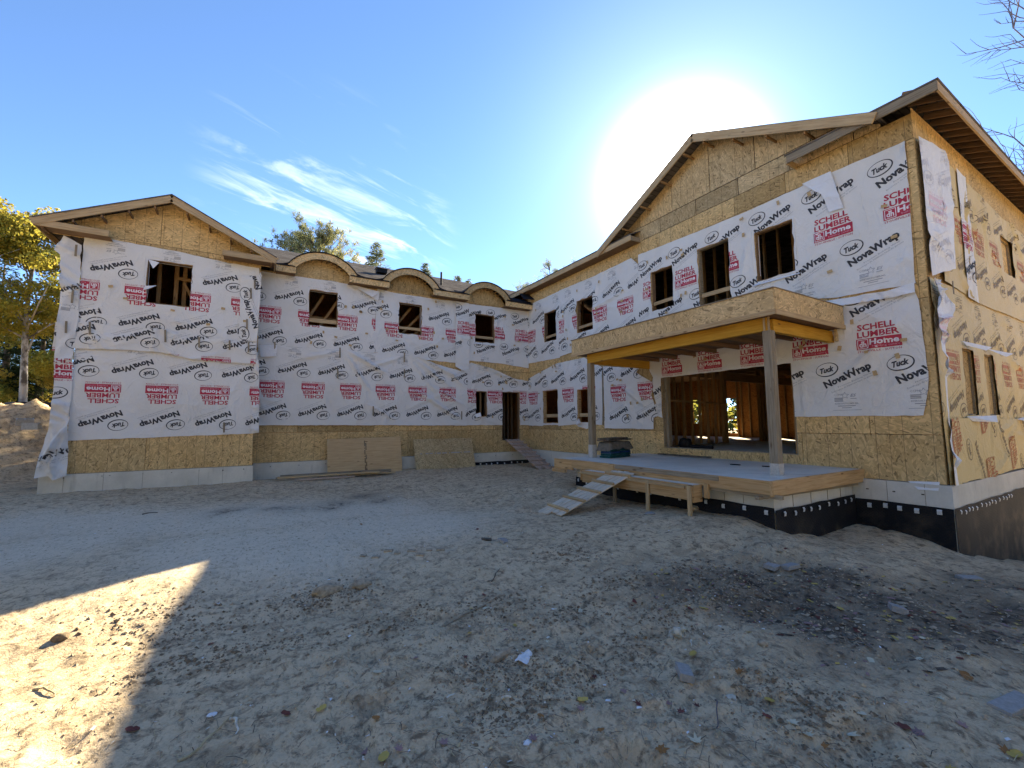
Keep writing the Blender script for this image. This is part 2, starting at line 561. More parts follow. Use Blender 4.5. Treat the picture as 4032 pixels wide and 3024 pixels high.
def b_ground(t, bs, out):
    geo = t.new('ShaderNodeNewGeometry')
    pos = geo.outputs['Position']
    at = t.new('ShaderNodeAttribute')
    at.attribute_name = 'zone'
    zr, zg_, zb = t.sep(at.outputs['Color'])
    n1 = t.noise(pos, 1.3, 6.0, 0.62)
    n2 = t.noise(pos, 9.0, 7.0, 0.68, 0.5)
    n3 = t.noise(pos, 60.0, 5.0, 0.65)
    n4 = t.noise(t.vmath('MULTIPLY', pos, (1.0, 1.6, 1.0)), 2.6, 9.0, 0.66, 0.7)
    sand = t.mix(t.mapr(n1, 0.35, 0.7), (0.65, 0.50, 0.33), (0.56, 0.425, 0.275))
    sand = t.mix(t.mapr(n4, 0.50, 0.62, 0, 0.6), sand, (0.34, 0.255, 0.165))
    sand = t.mix(t.mapr(n2, 0.51, 0.64, 0, 0.85), sand, (0.16, 0.118, 0.08))
    sand = t.mix(t.mapr(n2, 0.42, 0.28, 0, 0.45), sand, (0.64, 0.52, 0.36))
    pale = t.mix(t.mapr(n2, 0.45, 0.75), (0.68, 0.57, 0.43), (0.54, 0.45, 0.335))
    col = t.mix(zr, sand, pale)
    hum = t.mix(t.mapr(n2, 0.36, 0.62), (0.055, 0.043, 0.034), (0.25, 0.195, 0.14))
    gm = t.math('MULTIPLY', zg_, t.mapr(n1, 0.32, 0.55, 0.25, 1.0), clamp=True)
    col = t.mix(gm, col, hum)
    col = t.mix(t.math('MULTIPLY', zb, t.mapr(n2, 0.35, 0.6, 1.0, 0.1), clamp=True), col, (0.075, 0.066, 0.058))
    n5 = t.noise(t.vmath('MULTIPLY', pos, (1.0, 0.45, 1.0)), 24.0, 6.0, 0.7, 0.4)
    col = t.mix(t.mapr(n5, 0.54, 0.66, 0, 0.6), col, (0.17, 0.125, 0.085))
    col = t.mix(t.mapr(n3, 0.45, 0.75, 0, 0.5), col, t.mix(1.0, col, (0.6, 0.57, 0.55), 'MULTIPLY'))
    t.l.new(col, bs.inputs['Base Color'])
    bs.inputs['Roughness'].default_value = 0.95
    bs.inputs['Specular IOR Level'].default_value = 0.03
    h = t.math('ADD', t.math('MULTIPLY', n2, 0.7), t.math('MULTIPLY', n3, 0.3))
    t.l.new(t.bump(h, 0.7, 0.05), bs.inputs['Normal'])


GROUND = mat('sandy_soil', b_ground)


def b_bark(c1, c2, sc=7.0):
    def f(t, bs, out):
        geo = t.new('ShaderNodeNewGeometry')
        x, y, z = t.sep(geo.outputs['Position'])
        n = t.noise(t.comb(t.math('MULTIPLY', x, sc), t.math('MULTIPLY', y, sc), t.math('MULTIPLY', z, sc * 0.6)), 1.0, 5.0, 0.6)
        t.l.new(t.ramp(n, [(0.38, c2), (0.55, c1)]), bs.inputs['Base Color'])
        bs.inputs['Roughness'].default_value = 0.9
    return f


BIRCH = mat('pale_bark', b_bark((0.46, 0.44, 0.40), (0.10, 0.09, 0.08), 4.0))
BARK = mat('dark_bark', b_bark((0.14, 0.11, 0.085), (0.05, 0.04, 0.03)))
TWIG = mat('grey_twig', b_bark((0.15, 0.13, 0.14), (0.09, 0.08, 0.085)))


def b_leaf(c, var=0.35, trans=0.35):
    def f(t, bs, out):
        geo = t.new('ShaderNodeNewGeometry')
        n = t.noise(geo.outputs['Position'], 3.5, 3.0)
        col = t.mix(t.mapr(n, 0.3, 0.7), tuple(k * (1 - var) for k in c), tuple(min(1, k * (1 + var)) for k in c))
        t.l.new(col, bs.inputs['Base Color'])
        bs.inputs['Roughness'].default_value = 0.6
        tr = t.new('ShaderNodeBsdfTranslucent')
        t.l.new(col, tr.inputs['Color'])
        mx = t.new('ShaderNodeMixShader')
        mx.inputs[0].default_value = trans
        t.l.new(bs.outputs[0], mx.inputs[1])
        t.l.new(tr.outputs[0], mx.inputs[2])
        t.l.new(mx.outputs[0], out.inputs[0])
    return f


LEAF_Y = mat('yellow_foliage', b_leaf((0.42, 0.36, 0.06), 0.3, 0.5))
LEAF_O = mat('orange_foliage', b_leaf((0.48, 0.36, 0.07), 0.3, 0.5))
LEAF_G = mat('olive_foliage', b_leaf((0.30, 0.29, 0.06), 0.3, 0.5))
NEEDLE = mat('dark_needles', b_leaf((0.022, 0.040, 0.014), 0.4, 0.15))
NEEDLE_P = mat('pine_needles', b_leaf((0.17, 0.185, 0.095), 0.4, 0.4))
NEEDLE_Y = mat('pine_needles_yellow', b_leaf((0.40, 0.35, 0.13), 0.35, 0.45))
NEEDLE_B = mat('pale_needles', b_leaf((0.26, 0.28, 0.20), 0.3, 0.4))
FL = {
    'yellow': mat('fallen_yellow', b_leaf((0.46, 0.33, 0.09), 0.25, 0.1)),
    'pale': mat('fallen_pale', b_leaf((0.58, 0.52, 0.38), 0.2, 0.1)),
    'orange': mat('fallen_orange', b_leaf((0.32, 0.15, 0.05), 0.25, 0.1)),
    'red': mat('fallen_dark_red', b_leaf((0.15, 0.05, 0.04), 0.3, 0.1)),
    'mauve': mat('fallen_mauve', b_leaf((0.30, 0.185, 0.175), 0.2, 0.1)),
}
STRAW = mat('dry_straw', b_flat((0.42, 0.33, 0.19), 0.8, 0.25, 9))
CLOD = mat('dry_clod', b_flat((0.36, 0.285, 0.20), 0.95, 0.4, 25))
CLOD_DK0 = mat('dark_stone', b_flat((0.16, 0.12, 0.08), 0.9, 0.3, 25))
CHIP = mat('pale_chip', b_flat((0.60, 0.56, 0.48), 0.8, 0.25, 25))

# ------------------------------------------------------------------ ground
GP = np.array([
    (-4.4, 14.8, -.45), (0, 14.8, -.47), (.2, 15.5, -.52), (4, 15.2, -.45), (7.5, 15.5, -.47), (9.3, 13.4, -.50), (10, 15.4, -.5), (9.8, 10.5, -.48),
    (7, 9.3, -.44), (7.2, 7.2, -.54), (6.6, 5.9, -.52), (6.6, 5.0, -.46), (7.2, 5.2, -.50), (7.1, 4.5, -.46), (7.3, 3.9, -.56), (7.6, 3.7, -.78), (9, 3.8, -.80), (10.05, 3.9, -.83),
    (10.05, 3.45, -.81), (10.05, 2.93, -.85), (10.05, 2.55, -1.04), (10.6, 2.4, -1.25), (12, 2.3, -1.5), (14, 2.2, -1.75), (12, 0, -1.6), (9, 1.5, -1.0), (7.5, 1.0, -.86),
    (5.1, 7.0, -.56), (3, 9, -.60), (0, 11, -.54), (-.6, 8, -.61), (-4, 10, -.62), (-9, 14, -.5), (-8, 20, -.5), (-14, 20, -.5), (-6, 24, -.5),
    (0, 0, -.88), (2, 3, -.77), (4.5, 3.5, -.67), (0, 4, -.79), (-3, 3, -.86), (3.5, 1, -.78), (5.5, 0, -.86), (5, 2.2, -.76), (0, -6, -.8), (-8, 0, -.8), (8, -6, -1.2), (16, -8, -1.6),
    (18, 1, -1.9), (30, 0, -1.6), (-25, 0, -.8), (-25, 30, -.4), (0, 45, -.3), (40, 30, -.5), (0, -40, -1), (40, -40, -1.4), (16, 9, -.6), (5, 19, -.5), (-2, 18, -.5)])


def zbase(x, y):
    x, y = np.asarray(x, float), np.asarray(y, float)
    num = np.zeros_like(x)
    den = np.zeros_like(x)
    for a, b, c in GP:
        d2 = (x - a) ** 2 + (y - b) ** 2 + 0.12
        wgt = 1.0 / d2 ** 2
        num += wgt * c
        den += wgt
    return num / den


def gp(px, py):
    d = pix(px, py)
    z = -0.65
    for _ in range(8):
        t = (z - CAM[2]) / d[2]
        p = CAM + t * d
        z = float(zbase(p[0], p[1]))
    return float(p[0]), float(p[1]), z


def gauss(x, y, c, r):
    return np.exp(-((x - c[0]) ** 2 + (y - c[1]) ** 2) / (r * r))


def blob(x, y, pts, r):
    s = 0
    for p in pts:
        s = np.maximum(s, gauss(x, y, p, r))
    return s


PALE_PTS = [gp(*q) for q in ((60, 2080), (300, 2070), (550, 2060), (800, 2050), (1050, 2030), (1300, 2020), (1500, 2010), (1250, 2110), (1500, 2090), (1700, 2060), (900, 2150), (1150, 2160), (200, 2160))]
DARK_PTS = [gp(*q) for q in ((3300, 2290), (3500, 2330), (3700, 2380), (3900, 2400), (3600, 2430), (3400, 2380), (3850, 2470), (3000, 2320), (3180, 2350), (4000, 2330), (3980, 2500), (2880, 2330), (3250, 2430), (3950, 2440))]
ROUGH_PTS = [gp(*q) for q in ((3100, 2250), (2750, 2300), (2600, 2420), (1250, 2350), (1900, 2500), (2300, 2550), (1600, 2480), (2900, 2800), (2150, 2650))]
WET_PTS = [gp(*q) for q in ((1420, 1960), (1300, 1985), (1500, 1975), (1100, 2010), (900, 2020), (60, 1890), (120, 1930), (1250, 2000))]


def zones(x, y):
    wx = x + 0.9 * (fbm(x * 0.7, y * 0.7, 91) - 0.5)
    wy = y + 0.9 * (fbm(x * 0.7, y * 0.7, 191) - 0.5)
    pale = np.clip(blob(wx, wy, PALE_PTS, 1.25) * 1.3, 0, 1)
    dark = np.clip(blob(wx, wy, DARK_PTS, 0.72) * 1.1, 0, 1)
    rough = np.clip(blob(wx, wy, ROUGH_PTS, 0.75) * 1.2, 0, 1)
    wet = np.clip(blob(wx, wy, WET_PTS, 0.36) * 1.1, 0, 1)
    return pale, dark, rough, wet


def zground(x, y, fine=True):
    z = zbase(x, y)
    if not fine:
        return z
    pale, dark, rough, wet = zones(x, y)
    k = np.clip(0.62 - 0.5 * pale + 0.8 * rough + 0.35 * dark, 0.08, 1.5)
    z = z + 0.10 * (fbm(x * 0.55, y * 0.55, 5, 3) - 0.5) * (0.4 + k)
    z = z + 0.12 * k * (fbm(x * 2.3, y * 2.3, 11, 5, 0.62) - 0.5)
    r = 1 - np.abs(2 * fbm(x * 5.2, y * 5.2, 23, 3, 0.6) - 1)
    patch = np.clip((fbm(x * 0.8, y * 0.8, 411, 3) - 0.40) * 4.0, 0.15, 1.0)
    k = k * patch
    z = z + 0.040 * k * (r - 0.6)
    z = z + 0.034 * k * (fbm(x * 14, y * 14, 37, 4, 0.65) - 0.5)
    ax_ = x * 0.72 - y * 0.69
    z = z - 0.018 * np.exp(-((ax_ - 3.4 - 0.15 * fbm(x * .5, y * .5, 8)) / 0.22) ** 2) - 0.018 * np.exp(-((ax_ - 1.75 - 0.15 * fbm(x * .5, y * .5, 8)) / 0.22) ** 2) + 0.006 * np.sin(ax_ * 0 + (x * 0.69 + y * 0.72) * 38) * (np.exp(-((ax_ - 3.4) / 0.2) ** 2) + np.exp(-((ax_ - 1.75) / 0.2) ** 2))
    pit = np.maximum(fbm(x * 3.1, y * 3.1, 71, 2) - 0.62, 0)
    z = z - 0.35 * k * pit
    return z


fwd_ang = math.atan2(MR[2][1], MR[2][0])
ang_f = np.linspace(fwd_ang - rad(62), fwd_ang + rad(62), 760)
ang_b = np.linspace(fwd_ang + rad(62), fwd_ang - rad(62) + 2 * math.pi, 70)[1:-1]
ang = np.concatenate([ang_f, ang_b])
rr = np.concatenate([[0.0], np.exp(np.linspace(math.log(0.7), math.log(40), 400)), np.exp(np.linspace(math.log(44), math.log(900), 24))])
RRg, AAg = np.meshgrid(rr, ang, indexing='ij')
GX, GY = RRg * np.cos(AAg), RRg * np.sin(AAg)
GZ = zground(GX, GY)
nr_, na_ = GX.shape
idx = np.arange(nr_ * na_).reshape(nr_, na_)
a_, b_ = idx[:-1, :], idx[1:, :]
Fg = np.stack([a_, np.roll(a_, -1, 1), np.roll(b_, -1, 1), b_], -1).reshape(-1, 4)[:, ::-1]
Vg = np.stack([GX, GY, GZ], -1).reshape(-1, 3)
ground = fast_mesh('ground', Vg, Fg, GROUND, smooth=True)
ground['kind'] = 'structure'
pal, dar, rou, wet = zones(Vg[:, 0], Vg[:, 1])
ca_ = ground.data.color_attributes.new('zone', 'FLOAT_COLOR', 'POINT')
if len(ground.data.vertices) == len(Vg):
    ca_.data.foreach_set('color', np.stack([pal, dar, wet, np.ones_like(pal)], -1).astype(np.float32).ravel())


def zat(x, y):
    return float(zground(np.array([x]), np.array([y]))[0])


# dirt mound at the far left
mx, my = np.meshgrid(np.linspace(-16, -4.6, 110), np.linspace(15.5, 30, 120), indexing='ij')
mh = 3.0 * np.exp(-(((mx + 11.0) / 3.4) ** 2 + ((my - 22.5) / 3.2) ** 2)) + 1.75 * np.exp(-(((mx + 6.8) / 2.0) ** 2 + ((my - 22.8) / 2.1) ** 2))
mh = mh * (0.72 + 0.56 * fbm(mx * 0.9, my * 0.9, 301, 4, 0.6)) + 0.30 * (1 - np.abs(2 * fbm(mx * 1.7, my * 1.7, 333, 4, 0.62) - 1) - 0.5) * np.clip(mh, 0, 1)
mz = zbase(mx, my) - 0.12 + mh
im = np.arange(mx.size).reshape(mx.shape)
Fm = np.stack([im[:-1, :-1], im[1:, :-1], im[1:, 1:], im[:-1, 1:]], -1).reshape(-1, 4)
mound = fast_mesh('dirt_mound', np.stack([mx, my, mz], -1).reshape(-1, 3), Fm, GROUND, smooth=True)
mound['kind'] = 'structure'


def zmound(x, y):
    i = int(np.clip((x + 16) / 11.4 * 109, 0, 109))
    j = int(np.clip((y - 15.5) / 14.5 * 119, 0, 119))
    return float(mz[i, j])


# ------------------------------------------------------------------ the house
HOUSE = empty('house', (4.0, 18.0, -0.5), 'unfinished two storey house in white printed building wrap over strand board', 'house')
Y1, Y2, X3, Y4 = 14.93, 15.70, 10.20, 2.65


def PL(plane):
    if plane == 'W1':
        return lambda u, z, d: (u, Y1 - d, z)
    if plane == 'W2':
        return lambda u, z, d: (u, Y2 - d, z)
    if plane == 'W3':
        return lambda u, z, d: (X3 - d, -u, z)
    return lambda u, z, d: (u, Y4 - d, z)


OPEN = {
    'W1': [(-2.67, -1.67, 4.5, 5.71)],
    'W2': [(1.42, 2.34, 4.5, 5.72), (4.46, 5.35, 4.53, 5.70), (7.60, 8.50, 4.5, 5.67), (7.63, 8.15, 1.46, 2.48), (8.86, 9.72, 0.48, 2.50)],
    'W3': [(-14.6, -13.58, 1.17, 2.5), (-12.4, -11.43, 1.18, 2.40), (-8.57, -4.97, 0.45, 2.5),
           (-14.45, -13.62, 4.48, 5.70), (-12.33, -11.42, 4.49, 5.70), (-8.80, -8.0, 4.5, 5.71), (-7.19, -6.28, 3.78, 5.84), (-5.63, -4.76, 4.5, 5.70)],
    'W4': [(11.55, 12.25, 1.28, 2.56), (12.95, 13.65, 1.28, 2.56), (15.2, 16.2, 4.7, 5.6)],
}


def clip_poly(poly, a, b, c):
    """keep a*u+b*z<=c"""
    out = []
    n = len(poly)
    for i in range(n):
        p, q = poly[i], poly[(i + 1) % n]
        fp, fq = a * p[0] + b * p[1] - c, a * q[0] + b * q[1] - c
        if fp <= 1e-9:
            out.append(p)
        if (fp < -1e-9 and fq > 1e-9) or (fp > 1e-9 and fq < -1e-9):
            t = fp / (fp - fq)
            out.append((p[0] + t * (q[0] - p[0]), p[1] + t * (q[1] - p[1])))
    return out if len(out) >= 3 else []


def parea(p):
    return 0.5 * abs(sum(p[i][0] * p[(i + 1) % len(p)][1] - p[(i + 1) % len(p)][0] * p[i][1] for i in range(len(p))))


def minus_rects(poly, rects):
    res = [poly]
    for (u0, u1, z0, z1) in rects:
        nxt = []
        for p in res:
            us = [q[0] for q in p]
            zs = [q[1] for q in p]
            if max(us) <= u0 or min(us) >= u1 or max(zs) <= z0 or min(zs) >= z1:
                nxt.append(p)
                continue
            for cl in ([(1, 0, u0)], [(-1, 0, -u1)], [(-1, 0, -u0), (1, 0, u1), (0, 1, z0)], [(-1, 0, -u0), (1, 0, u1), (0, -1, -z1)]):
                r = p
                for c in cl:
                    r = clip_poly(r, *c) if r else r
                if r and parea(r) > 1e-4:
                    nxt.append(r)
        res = nxt
    return res


def panels(plane, outline, rows, width, material, seed=0, gap=0.010, off=None, name='osb_panel', thick=0.012, d0=0.0):
    """outline: list of half planes (a,b,c); rows: z breaks; one object per sheet of board"""
    P = PL(plane)
    rnd = random.Random(seed)
    u0, u1 = outline['u']
    for ri in range(len(rows) - 1):
        za, zb = rows[ri], rows[ri + 1]
        o = (off[ri] if off else (width / 2 if ri % 2 else 0))
        n0 = math.floor((u0 - o) / width)
        n1 = math.ceil((u1 - o) / width)
        for k in range(n0, n1):
            a, b = o + k * width, o + (k + 1) * width
            a, b = max(a, u0), min(b, u1)
            if b - a < 0.03:
                continue
            g = gap / 2
            poly = [(a + g, za + g), (b - g, za + g), (b - g, zb - g), (a + g, zb - g)]
            for hp in outline.get('planes', []):
                poly = clip_poly(poly, *hp) if poly else poly
            if not poly or parea(poly) < 0.004:
                continue
            pieces = minus_rects(poly, OPEN[plane])
            dd = d0 + rnd.uniform(0, 0.003)
            groups = []
            for p in pieces:
                bb_ = (min(q[0] for q in p), max(q[0] for q in p), min(q[1] for q in p), max(q[1] for q in p))
                hit = [g_ for g_ in groups if any(bb_[0] <= b2[1] + 1e-5 and bb_[1] >= b2[0] - 1e-5 and bb_[2] <= b2[3] + 1e-5 and bb_[3] >= b2[2] - 1e-5 for b2, _ in g_)]
                new_ = [(bb_, p)]
                for g_ in hit:
                    new_ += g_
                    groups.remove(g_)
                groups.append(new_)
            for g_ in groups:
              V, F = [], []
              for _b, p in g_:
                n = len(V)
                m = len(p)
                V += [P(q[0], q[1], dd) for q in p] + [P(q[0], q[1], dd - thick) for q in p]
                F.append(tuple(range(n, n + m)))
                F.append(tuple(range(n + 2 * m - 1, n + m - 1, -1)))
                for i in range(m):
                    j = (i + 1) % m
                    F.append((n + i, n + m + i, n + m + j, n + j))
              mesh_obj(name, V, F, material, HOUSE)


# sheathing, sheet by sheet
panels('W1', {'u': (-3.95, 0.0), 'planes': []}, [0.0, 1.22, 2.44, 3.66, 4.88, 6.02], 2.44, OSB, 1)
panels('W1', {'u': (-4.6, 0.3), 'planes': [(-0.49, 1, 7.42 + 0.49 * 2.18), (0.49, 1, 7.42 - 0.49 * 2.18)]}, [6.02, 6.16, 7.46], 1.62, OSB, 2, off=[0.3, -0.81])
panels('W2', {'u': (0.0, 10.2)}, [0.0, 0.93, 2.15, 3.37, 4.59, 5.81, 6.16], 2.44, OSB, 3)
panels('W3', {'u': (-15.7, -2.65)}, [0.08, 0.93, 2.15, 3.37, 4.59, 5.81, 6.36], 2.44, OSB, 4)
panels('W3', {'u': (-15.7, -2.65), 'planes': []}, [6.36, 6.84], 1.22, OSB, 5)
panels('W3', {'u': (-10.6, -3.1), 'planes': [(-0.5, 1, 8.80 + 0.5 * 6.87), (0.5, 1, 8.80 - 0.5 * 6.87)]}, [6.84, 7.28, 8.85], 1.215, OSB_GREY, 6, gap=0.018, off=[0.1, 0.55])
panels('W4', {'u': (10.2, 20.5)}, [0.08, 1.3, 2.52, 3.74, 4.96, 6.18, 6.95], 2.44, OSB, 7)

# W1's inner return wall (faces +x) and inside of the building
box('end_wall', -0.012, 0.0, Y1, Y2, 0, 6.05, OSB, HOUSE)
box('end_wall', -3.95, -3.938, Y1 + 0.02, 22.0, 0, 6.05, OSB, HOUSE)
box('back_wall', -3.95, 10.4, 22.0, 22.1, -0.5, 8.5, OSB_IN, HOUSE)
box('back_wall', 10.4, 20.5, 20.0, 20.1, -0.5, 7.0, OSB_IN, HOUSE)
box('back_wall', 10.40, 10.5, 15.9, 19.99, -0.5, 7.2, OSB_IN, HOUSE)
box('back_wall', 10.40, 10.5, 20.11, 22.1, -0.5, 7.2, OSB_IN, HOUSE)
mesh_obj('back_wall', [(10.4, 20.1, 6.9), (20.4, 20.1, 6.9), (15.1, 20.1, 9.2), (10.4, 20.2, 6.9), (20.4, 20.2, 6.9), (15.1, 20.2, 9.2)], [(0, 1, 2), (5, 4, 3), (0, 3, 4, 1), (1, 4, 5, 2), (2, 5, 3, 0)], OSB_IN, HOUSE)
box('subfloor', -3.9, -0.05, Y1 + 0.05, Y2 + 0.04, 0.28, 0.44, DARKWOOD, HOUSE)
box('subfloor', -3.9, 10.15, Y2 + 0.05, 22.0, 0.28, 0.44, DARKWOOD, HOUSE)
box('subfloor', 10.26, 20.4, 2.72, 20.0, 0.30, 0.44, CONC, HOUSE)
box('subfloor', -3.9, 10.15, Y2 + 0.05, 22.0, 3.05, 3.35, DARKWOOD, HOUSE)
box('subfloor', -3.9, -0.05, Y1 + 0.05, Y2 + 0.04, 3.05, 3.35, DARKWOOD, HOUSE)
box('subfloor', 10.26, 20.4, 2.72, 20.0, 3.38, 3.66, DARKWOOD, HOUSE)
# back wall of the tall wing with its openings to daylight
bw = [(15.4, 20.0, 0.44, 3.4), (20.0 - 4.0, 16.1, 0.44, 3.4)]
segs = [(2.7, 10.65), (11.15, 12.55), (13.35, 14.6), (15.1, 20.0)]
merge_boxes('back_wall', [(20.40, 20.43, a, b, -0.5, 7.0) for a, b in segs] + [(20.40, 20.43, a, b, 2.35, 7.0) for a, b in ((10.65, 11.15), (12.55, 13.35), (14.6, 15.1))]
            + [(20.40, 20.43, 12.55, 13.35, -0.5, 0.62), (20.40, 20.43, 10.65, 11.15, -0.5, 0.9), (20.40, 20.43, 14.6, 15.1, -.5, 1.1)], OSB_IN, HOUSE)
for y in np.arange(5.0, 16.2, 0.406):
    if any(a - 0.03 < y < b + 0.03 for a, b in segs):
        box('stud', 20.26, 20.40, y, y + 0.038, 0.46, 3.35, STUD, HOUSE)
for yy in (10.63, 11.14, 12.53, 13.34):
    box('stud', 20.26, 20.40, yy, yy + 0.038, 0.46, 3.35, STUD, HOUSE)
box('window_rail', 20.30, 20.34, 12.57, 13.34, 1.28, 1.37, PINE, HOUSE)
# partition of open studs behind the big doorway
board('floor_plate', (10.45, 9.1, 0.46), (14.05, 9.1, 0.46), 0.14, 0.04, PINE_GREY, HOUSE)
for i, x in enumerate(np.arange(10.6, 14.1, 0.406)):
    board('stud', (x, 9.1, 0.48), (x, 9.1, 3.36), 0.09, 0.04, STUD, HOUSE, up=(1, 0, 0))
for i, x in enumerate(np.arange(10.8, 13.6, 0.35)):
    board('stud', (x, 11.6, 0.48), (x, 11.6, 3.36), 0.09, 0.04, STUD, HOUSE, up=(1, 0, 0))
for x in (13.95, 14.02):
    board('stud', (x, 9.1, 0.48), (x, 9.1, 3.36), 0.13, 0.045, STUD, HOUSE, up=(1, 0, 0))
board('stud_bracing', (10.5, 9.04, 1.86), (14.0, 9.04, 1.80), 0.03, 0.06, STUD, HOUSE)
for x in (16.7, 16.85, 17.1):
    board('stud', (x, 9.42, 0.44), (x, 9.42, 3.36), 0.13, 0.06, STUD, HOUSE, up=(1, 0, 0))
board('stud', (10.36, 8.5, 0.45), (10.36, 8.5, 3.3), 0.14, 0.09, PINE_GREY, HOUSE, up=(0, 1, 0))
board('stud', (10.36, 5.02, 0.45), (10.36, 5.02, 3.3), 0.14, 0.09, STUD, HOUSE, up=(0, 1, 0))
board('header_beam', (14.1, 9.1, 2.75), (20.2, 9.1, 2.75), 0.09, 0.28, STUD, HOUSE)
for i, y in enumerate(np.arange(4.2, 12.5, 0.61)):
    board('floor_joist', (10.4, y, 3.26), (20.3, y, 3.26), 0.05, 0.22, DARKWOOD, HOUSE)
# upstairs studs seen through the openings
for x in (11.5,):
    for y in np.arange(3.6, 9.6, 0.36):
        board('stud', (x, y, 3.68), (x, y, 6.7), 0.10, 0.045, STUD, HOUSE, up=(0, 1, 0))
for y in (11.6, 12.2, 13.9, 14.3):
    board('stud', (11.8, y, 3.68), (11.8, y, 6.7), 0.10, 0.045, STUD, HOUSE, up=(0, 1, 0))
for (a, b, c, d) in ((1.2, 1.95, 4.35, 5.75), (1.75, 2.5, 4.45, 5.75), (4.2, 5.1, 4.5, 5.7), (4.55, 5.6, 4.4, 5.6), (4.9, 5.8, 4.3, 5.2)):
    board('brace', (a, 16.3, c), (b, 16.3, d), 0.04, 0.09, STUD, HOUSE)
board('brace', (1.2, 16.45, 4.95), (2.8, 16.45, 4.93), 0.04, 0.09, STUD, HOUSE)
for x in (-2.55, -2.15, -1.95):
    board('stud', (x, 15.9, 3.4), (x, 15.9, 6.0), 0.09, 0.10, STUD, HOUSE, up=(1, 0, 0))
board('header_beam', (-2.2, 15.85, 5.55), (-1.5, 15.85, 5.5), 0.05, 0.09, STUD, HOUSE)
board('brace', (-1.95, 15.8, 5.4), (-1.55, 15.8, 4.5), 0.04, 0.07, STUD, HOUSE)
for x in np.arange(8.7, 10.1, 0.2):
    board('stud', (x, 17.0, 0.45), (x, 17.0, 3.0), 0.05, 0.09, DARKWOOD, HOUSE, up=(1, 0, 0))
board('stud', (7.95, 15.9, 0.45), (7.95, 15.9, 3.0), 0.09, 0.05, STUD, HOUSE, up=(1, 0, 0))

# opening frames and temporary rails
def window(plane, r, rail=None, frame=DARKWOOD, depth=0.14, parts='lrtb'):
    P = PL(plane)
    u0, u1, z0, z1 = r
    t = 0.024
    d0, d1 = -0.012, -depth
    def bx(a, b, c, d):
        p, q = P(a, c, d0), P(b, d, d1)
        return (min(p[0], q[0]), max(p[0], q[0]), min(p[1], q[1]), max(p[1], q[1]), c, d)
    bs = []
    if 'l' in parts: bs.append(bx(u0 - 0.002, u0 + t, z0, z1))
    if 'r' in parts: bs.append(bx(u1 - t, u1 + 0.002, z0, z1))
    if 't' in parts: bs.append(bx(u0 + t, u1 - t, z1 - t, z1 + 0.002))
    if 'b' in parts: bs.append(bx(u0 + t, u1 - t, z0 - 0.002, z0 + t))
    f = merge_boxes('window_frame', bs, frame, HOUSE)
    if rail:
        zc, hgt, tilt, uu0, uu1 = rail
        board('window_rail', P(uu0, zc - tilt, -0.05), P(uu1, zc + tilt, -0.05), 0.035, hgt, PINE, HOUSE)
    return f


window('W1', OPEN['W1'][0], frame=DARKWOOD)
window('W2', OPEN['W2'][0], (4.69, 0.13, -0.0, 1.40, 2.34))
window('W2', OPEN['W2'][1], (4.76, 0.10, 0.0, 4.46, 5.35))
window('W2', OPEN['W2'][2], (4.72, 0.10, 0.0, 7.6, 8.5))
window('W2', OPEN['W2'][3], frame=DARKWOOD)
window('W2', OPEN['W2'][4], parts='lrt')
window('W3', OPEN['W3'][0], (1.47, 0.13, 0.0, -14.45, -13.6), frame=PINE_RAW)
window('W3', OPEN['W3'][1], (1.46, 0.13, 0.0, -12.35, -11.3), frame=PINE_RAW)
window('W3', OPEN['W3'][2], parts='lrb', frame=PINE_GREY)
window('W3', OPEN['W3'][3], (4.70, 0.10, 0.01, -14.4, -13.64), frame=DARKWOOD)
window('W3', OPEN['W3'][4], (4.70, 0.10, 0.01, -12.3, -11.42), frame=DARKWOOD)
window('W3', OPEN['W3'][5], (4.74, 0.10, 0.01, -8.82, -8.0))
window('W3', OPEN['W3'][6], (4.56, 0.11, 0.0, -7.15, -6.30), frame=PINE_GREY)
window('W3', OPEN['W3'][7], frame=DARKWOOD)
for r in OPEN['W4'][:2]:
    window('W4', r, frame=PINE_GREY)
    box('window_board', r[0], r[1], Y4 + 0.04, Y4 + 0.052, r[2], r[3], OSB, HOUSE)
window('W4', OPEN['W4'][2], frame=PINE_GREY)
box('window_board', 15.2, 16.2, Y4 + 0.04, Y4 + 0.052, 4.7, 5.6, OSB, HOUSE)

# foundations (concrete lifts with tie marks)
def found(name, x0, x1, y0, y1, z0, z1, m=CONC):
    return box(name, x0, x1, y0, y1, z0, z1, m, HOUSE)


found('foundation_wall', -4.39, 0.03, 14.85, 15.15, -1.4, -0.004)
found('foundation_wall', 0.03, 10.12, 15.60, 15.9, -1.4, -0.004)
found('foundation_wall', 10.12, 10.4, 2.57, 15.60, -2.2, 0.075, CONC_PALE)
found('foundation_wall', 10.4, 20.45, 2.57, 2.85, -2.4, 0.075)
found('foundation_wall', 20.2, 20.45, 2.85, 20.0, -2.0, 0.29)
ties = []
rnd = random.Random(5)
for x in (-3.95, -3.25, -3.1, -2.45, -1.85, -1.25, -0.7, -0.2):
    ties.append((x - 0.012, x + 0.012, 14.842, 14.852, -0.10 + rnd.uniform(-.02, .02), -0.075))
for x in np.arange(0.5, 10, 0.8):
    ties.append((x - 0.012, x + 0.012, 15.592, 15.602, -0.13, -0.105))
for y in (3.75, 3.35, 2.95):
    ties.append((10.113, 10.122, y - 0.02, y + 0.02, -0.12, -0.10))
merge_boxes('form_tie', ties, BARK, HOUSE)
seams = [(x - 0.003, x + 0.003, 14.846, 14.853, -0.6, -0.01) for x in (-3.95, -3.22, -2.45, -1.25, -0.7)] + [(10.116, 10.123, y - 0.003, y + 0.003, -0.6, 0.07) for y in (3.45, 2.92)]
